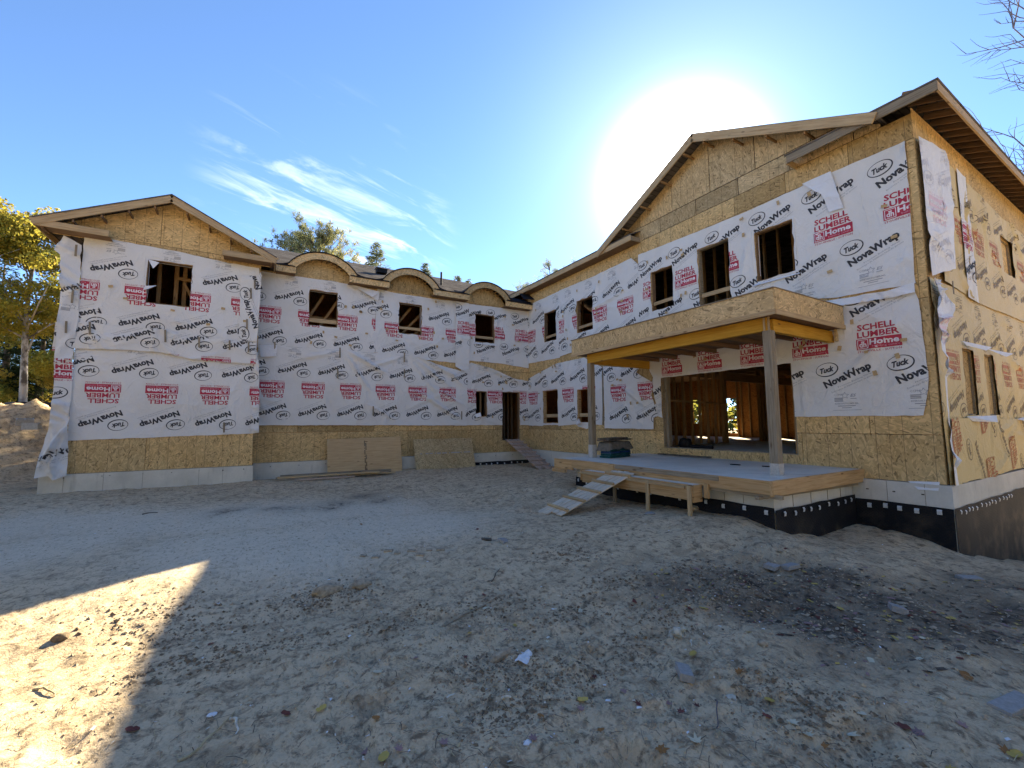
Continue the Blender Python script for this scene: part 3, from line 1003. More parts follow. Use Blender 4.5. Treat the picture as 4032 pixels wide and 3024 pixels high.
merge_boxes('form_seam', seams, PINE_GREY, HOUSE)


def membrane(pts, ztop, zbot, seed, name='drainage_membrane'):
    """dimpled black sheet along a plan polyline, with a wavy top edge, bowed a little off the concrete"""
    V, F = [], []
    L = 0
    prev = None
    cols = []
    for (x0, y0), (x1, y1) in zip(pts[:-1], pts[1:]):
        n = max(2, int(math.hypot(x1 - x0, y1 - y0) / 0.12))
        for i in range(n + 1):
            t = i / n
            cols.append((x0 + (x1 - x0) * t, y0 + (y1 - y0) * t, (y1 - y0), -(x1 - x0)))
    for i, (x, y, nx, ny) in enumerate(cols):
        q = math.hypot(nx, ny)
        nx, ny = nx / q, ny / q
        wv = 0.025 * (vnoise(i * 0.35, seed) - 0.5)
        for k in range(7):
            s = k / 6
            o = 0.012 + 0.03 * s * (0.4 + vnoise(i * 0.2, seed + 3))
            V.append((x + nx * o, y + ny * o, (ztop + wv) * (1 - s) + zbot * s))
    for i in range(len(cols) - 1):
        for k in range(6):
            a = i * 7 + k
            F.append((a, a + 1, a + 8, a + 7))
    return mesh_obj(name, V, F, MEMBRANE, HOUSE, smooth=True)


def clips(mem, pts, z, n, outx, outy, size=0.075):
    me = None
    for i in range(n):
        t = (i + 0.5) / n
        x = pts[0][0] + (pts[1][0] - pts[0][0]) * t
        y = pts[0][1] + (pts[1][1] - pts[0][1]) * t
        h = size / 2
        zz_ = z + 0.016 * math.sin(i * 2.3 + n)
        x += 0.05 * math.sin(i * 5.1 + n) * abs(outy)
        y += 0.05 * math.sin(i * 5.1 + n) * abs(outx)
        ax, ay = -outy, outx
        V = []
        for s, dz, o in ((-1, h, .02), (1, h, .02), (-1, h * 0.3, .035), (1, h * 0.3, .035), (-1, -h, .028), (1, -h, .028)):
            V.append((x + ax * s * h * 0.8 + outx * o, y + ay * s * h * 0.8 + outy * o, zz_ + dz))
        mesh_obj('membrane_clip', V, [(0, 1, 3, 2), (2, 3, 5, 4)], STEEL, mem)


mA = membrane([(7.30, 9.0), (7.30, 3.97)], -0.22, -1.3, 1)
clips(mA, [(7.285, 9.0), (7.285, 3.97)], -0.30, 15, -1, 0)
mB = membrane([(7.30, 3.97), (10.12, 3.97)], -0.25, -1.4, 2)
clips(mB, [(7.35, 3.955), (10.05, 3.955)], -0.33, 9, 0, -1)
mC = membrane([(10.12, 3.95), (10.12, 2.57)], -0.30, -2.0, 3)
clips(mC, [(10.105, 3.9), (10.105, 2.6)], -0.39, 5, -1, 0, 0.085)
mD = membrane([(10.12, 2.57), (17.5, 2.57)], -0.29, -2.2, 4)
clips(mD, [(10.15, 2.555), (13.6, 2.555)], -0.37, 15, 0, -1, 0.07)
mE = membrane([(7.5, 15.60), (10.1, 15.60)], -0.35, -1.2, 5)
clips(mE, [(7.6, 15.585), (9.9, 15.585)], -0.44, 8, 0, -1, 0.07)

# ------------------------------------------------------------------ roofs
def slab(name, quad, th, m, parent=HOUSE):
    """roof plane: quad of top corners, thickness th along the face normal (downwards)"""
    v = [Vector(q) for q in quad]
    n = (v[1] - v[0]).cross(v[-1] - v[0]).normalized()
    if n.z < 0:
        n = -n
    k = len(v)
    V = v + [p - n * th for p in v]
    F = [tuple(range(k)), tuple(range(2 * k - 1, k - 1, -1))] + [(i, k + i, k + (i + 1) % k, (i + 1) % k) for i in range(k)]
    return mesh_obj(name, V, F, m, parent)


# main roof over the long wall
RY, RZ = 21.3, 8.955
SLP = (RZ - 6.30) / (RY - 15.26)
YB = 15.74
slab('roof', [(-0.2, YB, 6.30 + SLP * (YB - 15.26)), (14, YB, 6.30 + SLP * (YB - 15.26)), (14, RY, RZ), (-0.2, RY, RZ)], 0.03, SHINGLE)
for (a, b) in ((-0.2, 0.76), (2.84, 3.79), (5.87, 6.96), (9.04, 14.0)):
    slab('roof', [(a, 15.26, 6.30), (b, 15.26, 6.30), (b, YB, 6.30 + SLP * (YB - 15.26)), (a, YB, 6.30 + SLP * (YB - 15.26))], 0.03, SHINGLE)
slab('roof', [(-4.2, RY, RZ), (14, RY, RZ), (14, 27.0, 6.4), (-4.2, 27.0, 6.4)], 0.03, SHINGLE)
slab('roof', [(-4.2, 16.6, 6.888), (-0.2, 16.6, 6.888), (-0.2, RY, RZ), (-4.2, RY, RZ)], 0.03, SHINGLE)
# gable roof over the projecting end
slab('roof', [(-4.80, 14.44, 6.21), (-2.18, 14.44, 7.49), (-2.18, 19.5, 7.49), (-4.80, 19.5, 6.21)], 0.03, SHINGLE)
slab('roof', [(0.40, 14.44, 6.21), (-2.18, 14.44, 7.49), (-2.18, 19.5, 7.49), (0.40, 19.5, 6.21)], 0.03, SHINGLE)
# tall wing: hipped roof and cross gable
slab('roof', [(10.22, 2.62, 7.198), (10.22, 22.0, 7.198), (15.1, 22.0, 9.3), (15.1, 7.5, 9.3)], 0.03, SHINGLE)
slab('roof', [(9.76, 2.16, 7.0), (9.76, 4.66, 7.0), (10.22, 4.66, 7.198), (10.22, 2.62, 7.198)], 0.03, SHINGLE)
slab('roof', [(9.76, 9.17, 7.0), (9.76, 22.0, 7.0), (10.22, 22.0, 7.198), (10.22, 9.17, 7.198)], 0.03, SHINGLE)
slab('roof', [(9.76, 2.16, 7.0), (20.9, 2.16, 7.0), (15.1, 7.5, 9.3)], 0.03, SHINGLE)
slab('roof', [(20.9, 2.16, 7.0), (20.9, 22.0, 7.0), (15.1, 22.0, 9.3), (15.1, 7.5, 9.3)], 0.03, SHINGLE)
slab('roof', [(9.72, 10.70, 6.94), (9.72, 6.87, 8.85), (16.0, 6.87, 8.85), (16.0, 10.70, 6.94)], 0.03, SHINGLE)
slab('roof', [(9.72, 3.04, 6.94), (9.72, 6.87, 8.85), (16.0, 6.87, 8.85), (16.0, 3.04, 6.94)], 0.03, SHINGLE)

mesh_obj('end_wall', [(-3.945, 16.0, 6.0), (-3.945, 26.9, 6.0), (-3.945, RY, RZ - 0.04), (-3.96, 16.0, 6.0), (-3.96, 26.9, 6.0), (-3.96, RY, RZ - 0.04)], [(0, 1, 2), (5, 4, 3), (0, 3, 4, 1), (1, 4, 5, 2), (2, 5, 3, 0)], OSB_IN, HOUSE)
# rake and fascia boards
def rake(a, b, wd, t, m, name='rake_board', drop=None):
    a, b = Vector(a), Vector(b)
    dn = Vector((0, 0, -(drop if drop is not None else wd / 2 + 0.02)))
    o = board(name, a + dn, b + dn, t, wd, m, HOUSE)
    return o


rake((-4.80, 14.47, 6.21), (-2.18, 14.47, 7.47), 0.19, 0.035, PINE)
rake((-2.18, 14.47, 7.47), (0.40, 14.47, 6.21), 0.19, 0.035, PINE)
board('eave_return', (-4.74, 14.485, 6.10), (-3.40, 14.485, 6.10), 0.035, 0.16, PINE, HOUSE)
board('eave_return', (-0.97, 14.485, 6.10), (0.36, 14.485, 6.10), 0.035, 0.16, PINE, HOUSE)
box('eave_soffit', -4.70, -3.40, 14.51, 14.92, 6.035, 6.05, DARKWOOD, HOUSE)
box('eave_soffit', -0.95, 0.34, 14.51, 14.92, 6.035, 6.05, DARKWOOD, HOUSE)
board('fascia_board', (-4.75, 14.46, 6.10), (-4.75, 19.5, 6.10), 0.035, 0.16, PINE, HOUSE)
board('fascia_board', (0.36, 14.50, 6.10), (0.36, 15.28, 6.10), 0.035, 0.17, PINE, HOUSE)
for k in range(5):
    for s in (-1, 1):
        x = -2.18 + s * (0.35 + 0.52 * k)
        z = 7.32 - 0.49 * abs(x + 2.18)
        board('lookout', (x, 14.50, z - 0.10), (x, 14.93, z - 0.10), 0.038, 0.07, DARKWOOD, HOUSE)

# tall wing eaves
board('fascia_board', (9.795, 9.20, 6.885), (9.795, 16.9, 6.885), 0.035, 0.17, PINE, HOUSE)
board('fascia_board', (9.795, 2.18, 6.885), (9.795, 4.62, 6.885), 0.035, 0.17, PINE_GREY, HOUSE)
board('fascia_board', (9.78, 2.195, 6.885), (20.9, 2.195, 6.885), 0.035, 0.17, PINE, HOUSE)
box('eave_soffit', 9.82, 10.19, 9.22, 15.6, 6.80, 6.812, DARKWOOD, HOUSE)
board('eave_return', (9.80, 9.19, 6.87), (10.19, 9.19, 6.87), 0.035, 0.14, PINE_GREY, HOUSE)
board('eave_return', (9.80, 4.64, 6.87), (10.19, 4.64, 6.87), 0.035, 0.14, PINE, HOUSE)
for x in np.arange(9.98, 20.5, 0.36):
    board('rafter_tail', (x, 2.21, 6.93), (x, 2.70, 7.12), 0.038, 0.12, DARKWOOD, HOUSE)
for y in np.arange(2.5, 4.6, 0.4):
    board('rafter_tail', (9.82, y, 6.93), (10.22, y, 7.10), 0.038, 0.12, DARKWOOD, HOUSE)
rake((9.735, 10.70, 6.94), (9.735, 6.87, 8.84), 0.20, 0.035, PINE)
rake((9.735, 6.87, 8.84), (9.735, 3.04, 6.94), 0.20, 0.035, PINE)
for k in range(5):
    for s in (-1, 1):
        y = 6.87 + s * (0.30 + 0.78 * k)
        z = 8.70 - 0.5 * abs(y - 6.87)
        if z < 7.0:
            continue
        board('lookout', (9.76, y, z - 0.11), (10.2, y, z - 0.10), 0.038, 0.06, STUD, HOUSE)

# arched eyebrow dormers and the straight fascia between them
ARC_X = (1.80, 4.83, 8.00)
RI, RO, ZC = 1.045, 1.265, 5.640


def arch_pts(cx, R, z_spring, n=28):
    h = z_spring - ZC
    hw = math.sqrt(max(R * R - h * h, 1e-6))
    a0 = math.atan2(h, hw)
    return [(cx + R * math.cos(math.pi - a0 - (math.pi - 2 * a0) * i / n), ZC + R * math.sin(math.pi - a0 - (math.pi - 2 * a0) * i / n)) for i in range(n + 1)]


for cx in ARC_X:
    pi_ = arch_pts(cx, RI, 6.27)
    po_ = arch_pts(cx, RO, 6.285)
    V, F = [], []
    for (a, b) in zip(pi_, po_):
        for y in (15.285, 15.325):
            V += [(a[0], y, a[1]), (b[0], y, b[1])]
    for i in range(len(pi_) - 1):
        k, j = 4 * i, 4 * (i + 1)
        F += [(k, j, j + 1, k + 1), (k + 2, k + 3, j + 3, j + 2), (k + 1, j + 1, j + 3, k + 3), (k, k + 2, j + 2, j)]
    mesh_obj('arch_fascia', V, F, OSB_PLAIN, HOUSE)
    # curved roof skin running back into the slope, with a flare at its feet
    pr = [(cx - 1.32, 6.305), (cx - 1.20, 6.325)] + [(p[0] + (p[0] - cx) * 0.015, p[1] + 0.022) for p in arch_pts(cx, RO, 6.36)] + [(cx + 1.20, 6.325), (cx + 1.32, 6.305)]
    V, F = [], []
    for (x, z) in pr:
        yb = 15.26 + (z - 6.30) / (RZ - 6.30) * (RY - 15.26) + 0.12
        V += [(x, 15.245, z), (x, yb, z), (x, 15.245, z - 0.028), (x, yb, z - 0.028)]
    for i in range(len(pr) - 1):
        k, j = 4 * i, 4 * (i + 1)
        F += [(k, j, j + 1, k + 1), (k + 2, k + 3, j + 3, j + 2)]
    mesh_obj('dormer_roof', V, F, SHINGLE, HOUSE, smooth=True)
    V, F = [], []
    for (x, z) in pr:
        V += [(x, 15.238, z + 0.003), (x, 15.238, z - 0.022)]
    for i in range(len(pr) - 1):
        F.append((2 * i, 2 * i + 1, 2 * i + 3, 2 * i + 2))
    mesh_obj('drip_edge', V, F, DARKFELT, HOUSE)
    # recessed board under the arch
    pp = arch_pts(cx, RI + 0.10, 6.10)
    V = [(x, 15.672, z) for x, z in pp] + [(x, 15.69, z) for x, z in pp]
    n = len(pp)
    F = [tuple(range(n - 1, -1, -1)), tuple(range(n, 2 * n))] + [(i, i + 1, n + i + 1, n + i) for i in range(n - 1)]
    mesh_obj('arch_panel', V, F, OSB, HOUSE)
    for k in range(5):
        a = rad(56 + k * 9.0)
        x, z = cx + (RI + 0.03) * math.cos(a), ZC + (RI + 0.03) * math.sin(a)
        board('lookout', (x, 15.33, z), (x, 15.67, z), 0.03, 0.05, STUD, HOUSE, up=(math.cos(a), 0, math.sin(a)))
ends = [(0.40, ARC_X[0] - 0.83), (ARC_X[0] + 0.83, ARC_X[1] - 0.83), (ARC_X[1] + 0.83, ARC_X[2] - 0.83), (ARC_X[2] + 0.83, 10.16)]
for a, b in ends:
    board('fascia_board', (a, 15.30, 6.165), (b, 15.30, 6.165), 0.035, 0.20, OSB_PLAIN, HOUSE)
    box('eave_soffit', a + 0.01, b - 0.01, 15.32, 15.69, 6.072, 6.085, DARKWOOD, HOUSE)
    box('drip_edge', a + 0.02, b - 0.02, 15.236, 15.26, 6.275, 6.30, DARKFELT, HOUSE)
# dark underlay where the two roofs meet
slab('roof_underlay', [(8.9, 15.235, 6.315), (10.15, 15.22, 6.33), (10.15, 15.9, 6.66), (8.9, 15.9, 6.64)], 0.012, DARKFELT)
slab('roof_underlay', [(9.65, 15.15, 6.44), (10.18, 15.15, 6.50), (10.18, 15.6, 6.85), (9.7, 15.6, 6.82)], 0.02, DARKFELT)
slab('roof_underlay', [(6.55, 15.238, 6.305), (7.0, 15.238, 6.312), (7.0, 15.75, 6.535), (6.7, 15.75, 6.53)], 0.01, DARKFELT)
# roof vent and pipe
vt = box('roof_vent', 4.02, 4.42, 17.3, 17.6, 7.30, 7.47, BLACKPL, HOUSE)
box('vent_cap', 3.96, 4.48, 17.24, 17.66, 7.47, 7.50, STEEL, vt)


def tube(pts, radii, seg=8):
    V, F = [], []
    pts = [Vector(p) for p in pts]
    for i, p in enumerate(pts):
        d = (pts[min(i + 1, len(pts) - 1)] - pts[max(i - 1, 0)])
        d = d.normalized() if d.length > 1e-9 else Vector((0, 0, 1))
        a = d.orthogonal().normalized()
        b = d.cross(a)
        for k in range(seg):
            t = 2 * math.pi * k / seg
            V.append(p + (a * math.cos(t) + b * math.sin(t)) * radii[i])
    for i in range(len(pts) - 1):
        for k in range(seg):
            F.append((i * seg + k, i * seg + (k + 1) % seg, (i + 1) * seg + (k + 1) % seg, (i + 1) * seg + k))
    F.append(tuple(range(seg - 1, -1, -1)))
    F.append(tuple(range((len(pts) - 1) * seg, len(pts) * seg)))
    return V, F


V, F = tube([(6.72, 17.2, 7.1), (6.72, 17.2, 7.72)], [0.045, 0.045], 10)
mesh_obj('vent_pipe', V, F, BLACKPL, HOUSE)

# ------------------------------------------------------------------ building wrap: printed units
def text2d(s, width=None, height=None, shear=0.0, bold=0.0, res=2):
    cu = bpy.data.curves.new('lettering', 'FONT')
    cu.body = s
    cu.size = 1.0
    cu.shear = shear
    cu.offset = bold
    cu.resolution_u = res
    cu.align_x = 'LEFT'
    o = bpy.data.objects.new('lettering', cu)
    COL.objects.link(o)
    dg = bpy.context.evaluated_depsgraph_get()
    me = bpy.data.meshes.new_from_object(o.evaluated_get(dg))
    me.calc_loop_triangles()
    V = np.array([v.co[:2] for v in me.vertices], float)
    T = np.array([t.vertices[:] for t in me.loop_triangles], int)
    bpy.data.objects.remove(o)
    bpy.data.curves.remove(cu)
    bpy.data.meshes.remove(me)
    mn, mx_ = V.min(0), V.max(0)
    V = V - (mn + mx_) / 2
    sx = width / (mx_[0] - mn[0]) if width else None
    sy = height / (mx_[1] - mn[1]) if height else None
    sx, sy = sx or sy, sy or sx
    return V * (sx, sy), T


def rot(V, a):
    c, s = math.cos(a), math.sin(a)
    return np.stack([V[:, 0] * c - V[:, 1] * s, V[:, 0] * s + V[:, 1] * c], 1)


def quad2(x0, x1, y0, y1):
    return np.array([(x0, y0), (x1, y0), (x1, y1), (x0, y1)], float), np.array([(0, 1, 2), (0, 2, 3)])


def ring2(rx, ry, tx, ty, n=44):
    a = np.linspace(0, 2 * math.pi, n, endpoint=False)
    thick = 1 + 0.45 * np.cos(a + 0.9)
    o = np.stack([rx * np.cos(a), ry * np.sin(a)], 1)
    i = np.stack([(rx - tx * thick) * np.cos(a), (ry - ty * thick) * np.sin(a)], 1)
    V = np.concatenate([o, i])
    k = np.arange(n)
    k2 = (k + 1) % n
    return V, np.concatenate([np.stack([k, k2, n + k2], 1), np.stack([k, n + k2, n + k], 1)])


def refine(V, T, mx_len):
    V = [tuple(v) for v in V]
    T = [tuple(t) for t in T]
    cache = {}
    out = []
    stack = list(T)
    while stack:
        a, b, c = stack.pop()
        e = [(math.dist(V[p], V[q]), p, q, r) for p, q, r in ((a, b, c), (b, c, a), (c, a, b))]
        l, p, q, r = max(e)
        if l <= mx_len:
            out.append((a, b, c))
            continue
        key = (min(p, q), max(p, q))
        m = cache.get(key)
        if m is None:
            m = len(V)
            V.append(((V[p][0] + V[q][0]) / 2, (V[p][1] + V[q][1]) / 2))
            cache[key] = m
        stack += [(p, m, r), (m, q, r)]
    return np.array(V), np.array(out)


def unit(parts):
    """parts: (V,T,material index, lift) -> one refined unit"""
    VV, TT, MI, LI = [], [], [], []
    n = 0
    for V, T, m, li in parts:
        V, T = refine(V, T, 0.085)
        VV.append(V)
        TT.append(T + n)
        MI.append(np.full(len(T), m))
        LI.append(np.full(len(V), li))
        n += len(V)
    return np.concatenate(VV), np.concatenate(TT), np.concatenate(MI), np.concatenate(LI)


def tx(V, x, y):
    return V + np.array([x, y])


BLK, RED, WHT, GRY, PNK = 0, 1, 2, 3, 4


def at_(vt, x, y, m, lift=0.004):
    return (tx(vt[0], x, y), vt[1], m, lift)


u_schell = unit([
    at_(text2d('SCHELL', 0.60, 0.12, 0, 0.03), -0.02, 0.19, RED), at_(text2d('LUMBER', 0.66, 0.12, 0, 0.03), 0.0, 0.045, RED),
    (*quad2(-0.35, 0.35, -0.245, -0.035), RED, 0.004),
    (*quad2(-0.33, -0.155, -0.23, -0.05), WHT, 0.007), (*quad2(-0.318, -0.167, -0.218, -0.062), RED, 0.009),
    at_(text2d('dh', 0.115, 0.105, 0, 0.03), -0.2425, -0.148, WHT, 0.011), (*quad2(-0.27, -0.215, -0.10, -0.085), WHT, 0.0115),
    at_(text2d('Home', 0.45, 0.115, 0, 0.035), 0.09, -0.112, WHT, 0.007), at_(text2d('building centre', 0.40, 0.05, 0, 0.0, 1), 0.12, -0.205, PNK, 0.007),
    at_(text2d('STOUFFVILLE - SUTTON', 0.68, 0.04, 0, 0.012, 1), 0.0, -0.285, RED)])
_nv = text2d('NovaWrap', 0.88, 0.20, 0, 0.045)
_n1 = text2d('Premium Building Wrap', 0.62, 0.038, 0, 0.0, 1)
_n2 = text2d('Enveloppe de b\u00e2timent haut de gamme', 0.80, 0.038, 0, 0.0, 1)
_A = rad(23)
u_nova = unit([(rot(_nv[0], _A), _nv[1], BLK, 0.004), (rot(tx(_n1[0], 0.08, -0.128), _A), _n1[1], GRY, 0.004), (rot(tx(_n2[0], 0.02, -0.178), _A), _n2[1], GRY, 0.004)])
_tk = text2d('Tuck', 0.255, 0.115, 0.35, 0.045)
_rg = ring2(0.205, 0.145, 0.017, 0.017)
u_tuck = unit([(rot(_tk[0], rad(13)), _tk[1], BLK, 0.004), (rot(_rg[0], rad(9)), _rg[1], BLK, 0.004)])
_es = text2d('ES', 0.10, 0.06, 0.3, 0.02, 1)
star = np.array([(0.075 * (1 if i % 2 == 0 else 0.5) * math.cos(math.pi / 2 + i * math.pi / 5), 0.075 * (1 if i % 2 == 0 else 0.5) * math.sin(math.pi / 2 + i * math.pi / 5)) for i in range(10)] + [(0, 0)])
sT = np.array([(10, i, (i + 1) % 10) for i in range(10)])
star2 = np.concatenate([star[:10] * 1.0, star[:10] * 0.78])
sT2 = np.concatenate([np.stack([np.arange(10), (np.arange(10) + 1) % 10, 10 + (np.arange(10) + 1) % 10], 1), np.stack([np.arange(10), 10 + (np.arange(10) + 1) % 10, 10 + np.arange(10)], 1)])
u_es = unit([at_(_es, 0.14, 0.03, GRY), at_((star2, sT2), 0.0, 0.03, GRY), at_(text2d('CCMC', 0.15, 0.04, 0, 0.0, 1), -0.11, 0.05, GRY)]
            + [(*quad2(-0.185, -0.035, -0.03 - 0.028 * k, -0.012 - 0.028 * k), GRY, 0.004) for k in range(3)] + [(*quad2(0.09, 0.19, -0.04, -0.028), GRY, 0.004)])
u_inter = unit([at_(text2d('INTERTAPE POLYMER INC.', 0.40, 0.032, 0, 0.012, 1), 0.0, 0.05, GRY), (*quad2(-0.15, 0.15, -0.005, 0.01), GRY, 0.004), (*quad2(-0.08, 0.08, -0.04, -0.027), GRY, 0.004), (*quad2(-0.24, 0.24, -0.085, -0.078), GRY, 0.004)])
PER = 1.19
ROWS = [(u_inter, 0.60, 0.22), (u_es, 0.58, 0.40), (u_tuck, 0.30, 0.98), (u_nova, 0.645, 0.81), (u_schell, 0.0, 1.55), (u_tuck, -0.34, 2.36), (u_nova, 0.01, 2.19)]


def in_poly(x, y, poly):
    inside = np.zeros(x.shape, bool)
    n = len(poly)
    for i in range(n):
        x0, y0 = poly[i]
        x1, y1 = poly[(i + 1) % n]
        if y0 == y1:
            continue
        c = ((y0 > y) != (y1 > y)) & (x < (x1 - x0) * (y - y0) / (y1 - y0) + x0)
        inside ^= c
    return inside


def ragged(poly, step, amp, rnd):
    out = []
    n = len(poly)
    for i in range(n):
        p, q = poly[i], poly[(i + 1) % n]
        l = math.dist(p, q)
        k = max(1, int(l / step))
        for j in range(k):
            t = j / k
            e = amp if 0 < j else amp * 0.5
            out.append((p[0] + (q[0] - p[0]) * t + rnd.uniform(-e, e), p[1] + (q[1] - p[1]) * t + rnd.uniform(-e, e)))
    return out


def folds_field(seed, bb, off, amp, nf, extra=(), bulge=1.0):
    rnd = random.Random(seed)
    fs = []
    for _ in range(nf):
        a = rnd.choice([rnd.gauss(0.15, 0.35), rnd.gauss(-0.5, 0.3), rnd.gauss(1.4, 0.25)])
        fs.append((rnd.uniform(bb[0], bb[1]), rnd.uniform(bb[2], bb[3]), a, rnd.uniform(0.35, 1.3), rnd.uniform(0.022, 0.06), amp * rnd.uniform(0.6, 2.0)))
    for (x0, y0, x1, y1, wd, h) in extra:
        fs.append(((x0 + x1) / 2, (y0 + y1) / 2, math.atan2(y1 - y0, x1 - x0), math.hypot(x1 - x0, y1 - y0) / 2, wd * 0.8, h * 2.4))

    def f(u, z):
        u, z = np.asarray(u, float), np.asarray(z, float)
        d = off + bulge * amp * 0.9 * fbm(u * 0.9 + seed, z * 0.9, seed, 2) + amp * 0.35 * fbm(u * 4.2, z * 3.1 + seed, seed + 5, 2)
        for (cx, cy, a, L, wd, h) in fs:
            c, s = math.cos(a), math.sin(a)
            al = (u - cx) * c + (z - cy) * s
            ac = -(u - cx) * s + (z - cy) * c + 0.06 * np.sin(al * 2.1)
            tp = np.clip(1 - (al / L) ** 2, 0, 1)
            d = d + h * tp * np.exp(-(ac / wd) ** 2)
        return d
    return f


def wrap_sheet(plane, poly, seed, mode, s0, v0, off=0.014, amp=0.016, nf=14, holes=None, extra=(), m=WRAP, inks=None, rag=0.008, res=0.062, step=0.14, ang=0.0, rows=None, lean=None, bulge=1.0):
    """mode 'up' (v = z-v0) or 'down' (v = v0-z); ang turns the print around (for strips hung sideways)"""
    P = PL(plane)
    rnd = random.Random(seed)
    outline = ragged(poly, step, rag, rnd)
    us = [p[0] for p in outline]
    zs = [p[1] for p in outline]
    bb = (min(us), max(us), min(zs), max(zs))
    if holes is None:
        holes = [r for r in OPEN[plane] if r[0] < bb[1] and r[1] > bb[0] and r[2] < bb[3] and r[3] > bb[2]]
        holes = [[(r[0] + 0.006, r[2]), (r[1] - 0.006, r[2]), (r[1] - 0.006, r[3]), (r[0] + 0.006, r[3])] for r in holes]
    hp = [ragged(h, 0.16, 0.022, rnd) for h in holes]
    D = folds_field(seed, bb, off, amp, nf, extra, bulge)
    if lean:
        D0 = D
        D = lambda u, z: D0(u, z) + lean(u, z)
    gu = np.arange(bb[0] + res / 2, bb[1], res)
    gz = np.arange(bb[2] + res / 2, bb[3], res)
    GU, GZ_ = np.meshgrid(gu, gz, indexing='ij')
    GU = (GU + (np.arange(len(gz)) % 2)[None, :] * res / 2).ravel()
    GZ_ = GZ_.ravel()
    ok = in_poly(GU, GZ_, outline)
    for h in hp:
        ok &= ~in_poly(GU, GZ_, h)
    pts = [Vector(p) for p in outline]
    edges = [(i, (i + 1) % len(outline)) for i in range(len(outline))]
    for h in hp:
        n = len(pts)
        pts += [Vector(p) for p in h]
        edges += [(n + i, n + (i + 1) % len(h)) for i in range(len(h))]
    pts += [Vector((a, b)) for a, b in zip(GU[ok], GZ_[ok])]
    vv, _, ff, *_r = delaunay_2d_cdt(pts, edges, [], 0, 1e-6)
    vv = np.array([v[:] for v in vv])
    ff = np.array([f[:] for f in ff if len(f) == 3])
    cen = vv[ff].mean(1)
    keep = in_poly(cen[:, 0], cen[:, 1], outline)
    for h in hp:
        keep &= ~in_poly(cen[:, 0], cen[:, 1], h)
    ff = ff[keep]
    dd = D(vv[:, 0], vv[:, 1])
    V3 = np.array([P(a, b, c) for (a, b), c in zip(vv, dd)])
    sheet = fast_mesh('house_wrap', V3, ff, m, HOUSE, smooth=True)
    # lettering printed on the sheet
    if mode is None:
        return sheet, D
    VV, TT, MI = [], [], []
    n = 0
    if ang:
        L = max(bb[1] - bb[0], bb[3] - bb[2]) + 3
        cu, cz = (bb[0] + bb[1]) / 2, (bb[2] + bb[3]) / 2
        krange = range(-int(L / PER) - 1, int(L / PER) + 2)
    else:
        krange = range(int((bb[0] - s0) / PER) - 2, int((bb[1] - s0) / PER) + 3)
    for U, du, v in (rows or ROWS):
        for k in krange:
            X, T, M, LI = U
            if ang:
                q = rot(X + np.array([s0 + k * PER + du, v - v0]), ang) + np.array([cu, cz])
            elif mode == 'up':
                q = X + np.array([s0 + k * PER + du, v0 + v])
            else:
                q = -X + np.array([s0 + k * PER - du, v0 - v])
            if q[:, 0].max() < bb[0] or q[:, 0].min() > bb[1] or q[:, 1].max() < bb[2] or q[:, 1].min() > bb[3]:
                continue
            c = q[T].mean(1)
            kp = in_poly(c[:, 0], c[:, 1], outline)
            for h in hp:
                kp &= ~in_poly(c[:, 0], c[:, 1], h)
            if not kp.any():
                continue
            d = D(q[:, 0], q[:, 1]) + LI
            VV.append(np.array([P(a, b, e) for (a, b), e in zip(q, d)]))
            TT.append(T[kp] + n)
            MI.append(M[kp])
            n += len(q)
    if VV:
        fast_mesh('printed_lettering', np.concatenate(VV), np.concatenate(TT), inks or [INK_BLACK, INK_RED, INK_WHITE, INK_GREY, INK_PINK], sheet, mi=np.concatenate(MI))
    return sheet, D


# --- projecting end: two courses, an overlap band, loose corner strips
sh_a, D_a = wrap_sheet('W1', [(-3.96, 0.82), (0.03, 0.93), (0.02, 3.35), (-3.96, 3.35)], 11, 'down', -3.37, 3.56, nf=12)
sh_b, D_b = wrap_sheet('W1', [(-3.97, 3.62), (-0.02, 3.45), (-0.05, 5.93), (-0.97, 5.95), (-2.1, 6.05), (-3.2, 6.08), (-3.96, 6.10)], 12, 'down', -2.75, 6.20, off=0.03, nf=14)
wrap_sheet('W1', [(-4.33, 3.76), (-3.70, 3.84), (-3.22, 3.78), (-2.19, 3.79), (-1.26, 3.67), (-0.04, 3.62), (-0.02, 2.98), (-0.8, 2.99), (-1.56, 3.02), (-2.25, 3.16), (-3.02, 3.17), (-4.08, 3.12), (-4.35, 3.03)], 13, 'down', -1.0, 4.38, off=0.065, amp=0.03, nf=16, holes=[], res=0.06)


def flap_lean(u, z):
    return np.clip(1.2 - z, 0, 1.3) * 0.13 + np.clip(-3.95 - u, 0, 1) * 0.25


wrap_sheet('W1', [(-4.30, 5.96), (-3.98, 5.80), (-3.93, 3.88), (-3.96, 3.16), (-3.93, 1.35), (-3.86, -0.02), (-4.07, -0.11), (-4.16, 0.0), (-4.39, -0.04), (-4.33, 0.6), (-4.25, 1.35), (-4.25, 2.3), (-4.27, 3.0), (-4.28, 3.81), (-4.27, 4.61), (-4.33, 5.45), (-4.44, 5.55)], 14, 'up', -4.15, 0.95,
           off=0.05, amp=0.045, nf=22, holes=[], res=0.05, lean=flap_lean, rows=[(u_schell, 0.02, 1.65), (u_tuck, -0.05, 1.05), (u_nova, 0.2, 3.75), (u_tuck, 0.25, 2.3), (u_nova, 0.05, -0.45), (u_es, 0.1, 3.2)],
           extra=[(-4.3, 1.5, -3.9, 1.3, 0.05, 0.05), (-4.3, 1.75, -3.95, 1.7, 0.04, 0.05), (-3.95, 1.4, -4.3, 0.1, 0.06, 0.08), (-3.95, 1.2, -4.1, 0.0, 0.05, 0.07)])
